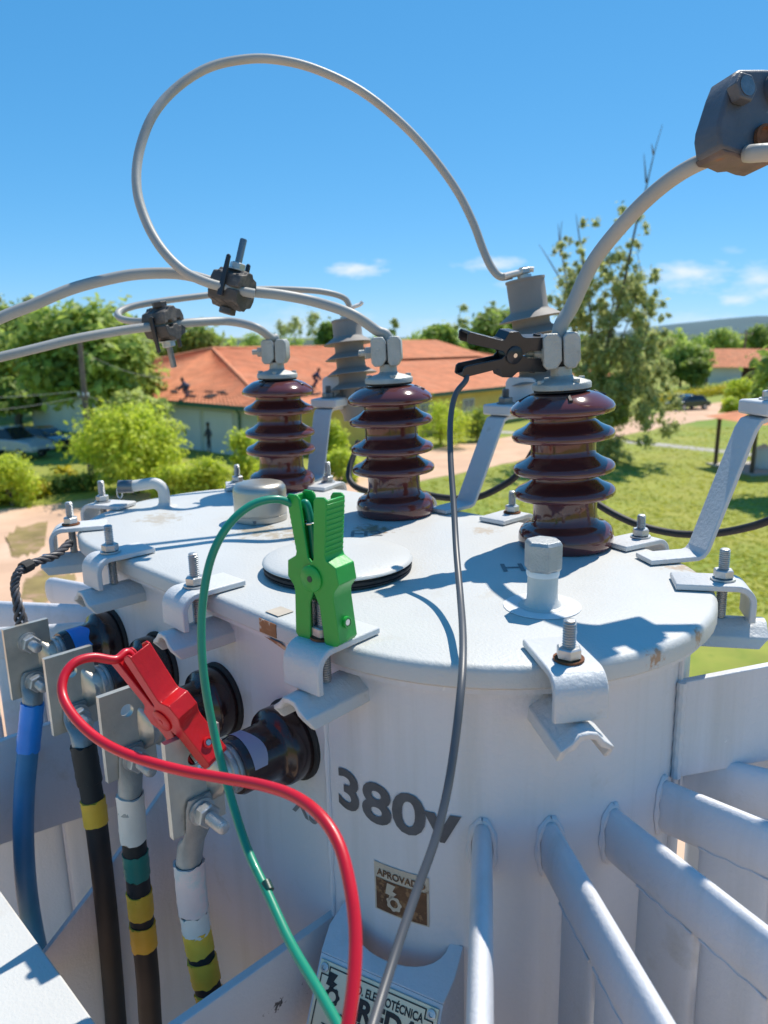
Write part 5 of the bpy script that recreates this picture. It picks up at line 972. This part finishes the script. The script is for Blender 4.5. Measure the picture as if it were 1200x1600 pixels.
connector('smaller dark clamp connector with stud hanging down, on the lower left cables', at(256, 506, 1.2), dirv((225, 510, 1.2), (290, 503, 1.2)) + Vector((0, -.5, 0)), Vector((.14, .1, -1)), .046, 'connector_black')
def big_connector():
    d = d2_ - .10; c = at(1142, 190, d); root = empty('line_connector', c, 'W', label='large slate grey bolted connector at the upper right edge', cat='clamp connector', group='clamp connectors on the line cables')
    s = d / FPX; X = X3; Zc = Vector((0, math.sin(PITCH), math.cos(PITCH))); Yc = Vector((0, math.cos(PITCH), -math.sin(PITCH)))
    def P2(px, py): return ((px - 1150) * s, -(py - 198) * s)
    yaw = Matrix.Rotation(rad(24), 3, Zc); X = yaw @ X; Yc = yaw @ Yc
    out = [P2(*q) for q in ((1083, 240), (1085, 226), (1106, 172), (1118, 147), (1128, 140), (1178, 128), (1196, 124), (1200, 128), (1208, 150), (1210, 240), (1200, 262), (1150, 268), (1088, 266))]
    m = MB(); m.prism(out, c, X, Zc, Yc, -.024, .008); m.build('body', 'connector_slate', root, smooth=30, bevel=.004, seg=3)
    low = [P2(*q) for q in ((1092, 264), (1204, 262), (1198, 269), (1180, 270), (1160, 268), (1140, 273), (1120, 270), (1100, 272))]; m = MB(); m.prism(low, c, X, Zc, Yc, -.022, .012); m.build('lower_jaw', 'connector_rust', root, smooth=30, bevel=.002)
    b0 = c + X * P2(1119, 0)[0] + Zc * P2(0, 178)[1] - Yc * .024; m = MB(); hexnut(m, b0, -Yc, .0145, 0, .013); m.build('bolt_head', 'connector_slate', root, smooth=25, bevel=.0008); m = MB(); m.lathe([(.0095, .0132), (.0095, .0136)], b0, -Yc, 18); m.build('bolt_recess', 'bolt_dark', root)
    b1 = c + X * P2(1203, 0)[0] + Zc * P2(0, 158)[1] - Yc * .024
    m = MB(); m.lathe([(.017, 0), (.017, .006), (.0135, .0065), (.0125, .002)], b1, -Yc, 24); m.build('socket_ring', 'connector_slate', root, smooth=35); m = MB(); m.lathe([(.0115, .001), (.0115, .009), (.009, .010)], b1, -Yc, 18); m.build('insert', 'gray_cable', root)
    b2 = c + X * P2(1178, 0)[0] + Zc * P2(0, 240)[1] - Yc * .025; m = MB(); m.lathe([(.0155, 0), (.0155, .004), (.0125, .0045), (.012, .001)], b2, -Yc, 24); m.build('cable_collar', 'rusty_steel', root, smooth=35)
big_connector()
_, _ = hv_cable('pale cable leaving the slate connector off the right edge', [(1168, 240, d2_ - .118), (1176, 240, d2_ - .135), (1188, 239, d2_ - .142), (1210, 239, d2_ - .145), (1300, 246, d2_ - .145), (1600, 230, d2_ - .12), (2300, 150, d2_)], .0083)

# ------------------------------------------------------------------ test leads
def clip(root, o, Yd, Xd, s, m_, spread=0., ribs=True, frame='T'):
    # crocodile clip: o pivot, Yd towards the handles, Xd the opening direction
    o = Vector(o); Y = Vector(Yd).normalized(); X = Vector(Xd); X = (X - Y * X.dot(Y)).normalized(); Z = X.cross(Y)
    R_out = [(.0245, .064), (.0165, .020), (.0175, .0165), (.0265, .0115), (.0275, -.002), (.0215, -.009), (.0205, -.014), (.0225, -.050), (.0195, -.0535)]
    R_in = [(.009, -.056), (.0065, -.052), (.0050, -.022), (.000, -.011), (-.009, -.006), (-.009, .005), (-.001, .011), (.004, .016), (.011, .063), (.0135, .066), (.022, .0665)]
    for sg, zo in ((1, 0.), (-1, -.0011)):
        def tr_(p): x = p[0] + (spread * max(0, p[1]) / .064) - (spread * .55 * max(0, -p[1]) / .055); return (x * sg * s, p[1] * s)
        ck = [tr_(p) for p in R_out + R_in]; m = MB(); hz = (.0112 + zo) * s; th = .0024 * s
        for a, b in ((hz - th, hz), (-hz, -hz + th)): m.prism(ck, o, X, Y, Z, a, b)
        outer = [tr_(p) for p in R_out]; innr = [tr_((p[0] - .0030, p[1])) for p in R_out]
        m.prism(outer + innr[::-1], o, X, Y, Z, -hz + th * .5, hz - th * .5)
        arm = m.build('clip_arm', m_, root, smooth=30, bevel=.0007 * s)
        if ribs:
            m = MB()
            for k in range(10):
                f = .06 - k * .0042; p0_ = tr_((.0245 - (.064 - f) * .182 + .0004, f)); tgv = (Vector((.008 + spread, .044))).normalized(); m.box(o + X * (p0_[0] - sg * .0005 * s) + Y * p0_[1], (.0014 * s, .0022 * s, hz * 1.9), (X * sg * tgv.y - Y * tgv.x).normalized(), (Y * tgv.y + X * sg * tgv.x).normalized(), Z)
            m.build('grip_ribs', m_, arm, smooth=30, bevel=.0004 * s)
        m = MB(); m.prism([tr_(p) for p in ((.0068, -.018), (.0045, -.020), (.0052, -.057), (.0080, -.058), (.0095, -.052))], o, X, Y, Z, -.0075 * s, .0075 * s); m.build('metal_jaw', 'steel_bright', arm, smooth=30)
        q = o + X * tr_((.0222, -.036))[0] + Y * (-.036 * s); m = MB(); m.lathe([(.0048 * s, -.001 * s), (.0048 * s, .0018 * s), (.0034 * s, .002 * s), (.003 * s, .0006 * s)], q, X * sg, 18); m.build('screw_boss', m_, arm, smooth=35); m = MB(); m.lathe([(.0028 * s, .0004 * s), (.0026 * s, .0014 * s)], q, X * sg, 12); m.build('screw', 'steel_bright', arm)
    m = MB(); m.lathe([(.0095 * s, -.0136 * s), (.0108 * s, -.0126 * s), (.0108 * s, .0126 * s), (.0095 * s, .0136 * s)], o, Z, 28); m.build('pivot', m_, root, smooth=40); m = MB(); m.lathe([(.0026 * s, -.0140 * s), (.0026 * s, .0140 * s)], o, Z, 12); m.build('pivot_pin', 'steel_bright' if m_ == 'black_plastic' else 'dark_green' if m_ == 'green_plastic' else 'red_plastic', root, smooth=40)
    return X, Y, Z
def lead(root, pts, r, m_, k=10, name='wire'):
    sp = spline([p if isinstance(p, Vector) else lat(*p) for p in pts], k); m = MB(); m.tube(sp, r, 16); return m.build(name, m_, root, smooth=60), sp
# green lead on the cover bolt
gp = Vector((.240, -.236, .0)) + Vector((0, 0, .062)); gtop = lat(492, 772, .63); gY = Vector((-.03, -.02, 1)).normalized()
gr = empty('test_lead', gp, label='green test lead with crocodile clip biting the cover bolt', cat='test lead', group='test leads')
imgx = TI.to_3x3() @ Vector((1, 0, 0)); imgy = TI.to_3x3() @ Vector((0, 1, 0))
gX, gY, gZ = clip(gr, gp, gY, imgx * .80 - imgy * .60, 1.02, 'green_plastic', -.003)
lead(gr, [gp + gY * .014 - gX * .006, gp + gY * .036 - gX * .006, gp + gY * .058 - gX * .010, (466, 791, .622), (432, 780, .612), (392, 790, .605), (356, 822, .60), (330, 872, .60), (317, 940, .60), (315, 1010, .60), (322, 1080, .60), (338, 1160, .60), (362, 1250, .585), (388, 1330, .56), (418, 1395, .535), (455, 1475, .50), (502, 1555, .46), (540, 1625, .43), (580, 1720, .40)], .0033, 'green_pvc')
m = MB(); q0 = lat(415, 1378, .5405); q1 = lat(421, 1392, .5355); m.tube([q0, q1], .0035, 16); m.build('dark_ring', 'dark_green', gr)
m = MB(); qq = gp + gY * .043 - gX * .009; m.tube([qq + gX * math.cos(a) * .0075 + gZ * math.sin(a) * .006 for a in [i * math.pi / 8 for i in range(17)]], .0009, 6); m.build('wire_tie', 'steel_bright', gr)
# red lead on the nearest low-voltage terminal
j = lat(322, 1186, .672); h = lat(212, 1034, .655); rY = (h - j).normalized(); rp = j + rY * .052
rd_ = empty('test_lead', rp, label='red test lead with crocodile clip on the nearest low voltage terminal', cat='test lead', group='test leads')
toc = (TI @ Vector((0, 0, CAMZ)) - rp).normalized(); side_ = rY.cross(toc).normalized()
rX, rY, rZ = clip(rd_, rp, rY, toc * .80 + (imgx * .74 - Z3 * -.3) * .62, .98, 'red_plastic', -.003, ribs=False)
lead(rd_, [rp + rY * .02 - rX * .002, rp + rY * .045 - rX * .003, rp + rY * .064 - rX * .002, (180, 1031, .645), (145, 1027, .635), (116, 1036, .625), (99, 1060, .615), (99, 1090, .605), (120, 1125, .59), (158, 1158, .575), (210, 1183, .56), (280, 1203, .545), (350, 1216, .53), (410, 1227, .51), (460, 1244, .49), (500, 1274, .47), (528, 1316, .455), (545, 1375, .44), (555, 1450, .425), (553, 1530, .41), (540, 1625, .395), (520, 1740, .38)], .0038, 'red_pvc')
# black lead on the right bushing's terminal bolt
bc, bax, bo, bside = ABOVE[2]
jb = bo + bside * .028; bh = lat(744, 552, .845); bY = (bh - jb).normalized(); bpv = jb + bY * .036
bl = empty('test_lead', bpv, label="black test lead with crocodile clip on the right bushing's terminal bolt", cat='test lead', group='test leads')
tocb = (TI @ Vector((0, 0, CAMZ)) - bpv).normalized(); sx = tocb.cross(bY).normalized(); sx = sx if sx.z > 0 else -sx
bX, bY, bZ = clip(bl, bpv, bY, sx + tocb * .25, .94, 'black_plastic', .002, ribs=False)
tail = bpv + bY * .052 - bX * .0175
lead(bl, [bpv + bY * .02 - bX * .012, bpv + bY * .04 - bX * .0165, tail, (728, 594, .84), (712, 616, .835), (704, 655, .825), (704, 715, .80), (709, 790, .765), (713, 860, .725), (719, 930, .67), (723, 985, .615), (723, 1038, .576), (719, 1090, .553), (711, 1160, .54), (699, 1235, .53), (680, 1312, .515), (650, 1395, .495), (621, 1480, .47), (597, 1555, .445), (576, 1625, .42), (550, 1720, .40)], .0031, 'black_wire')
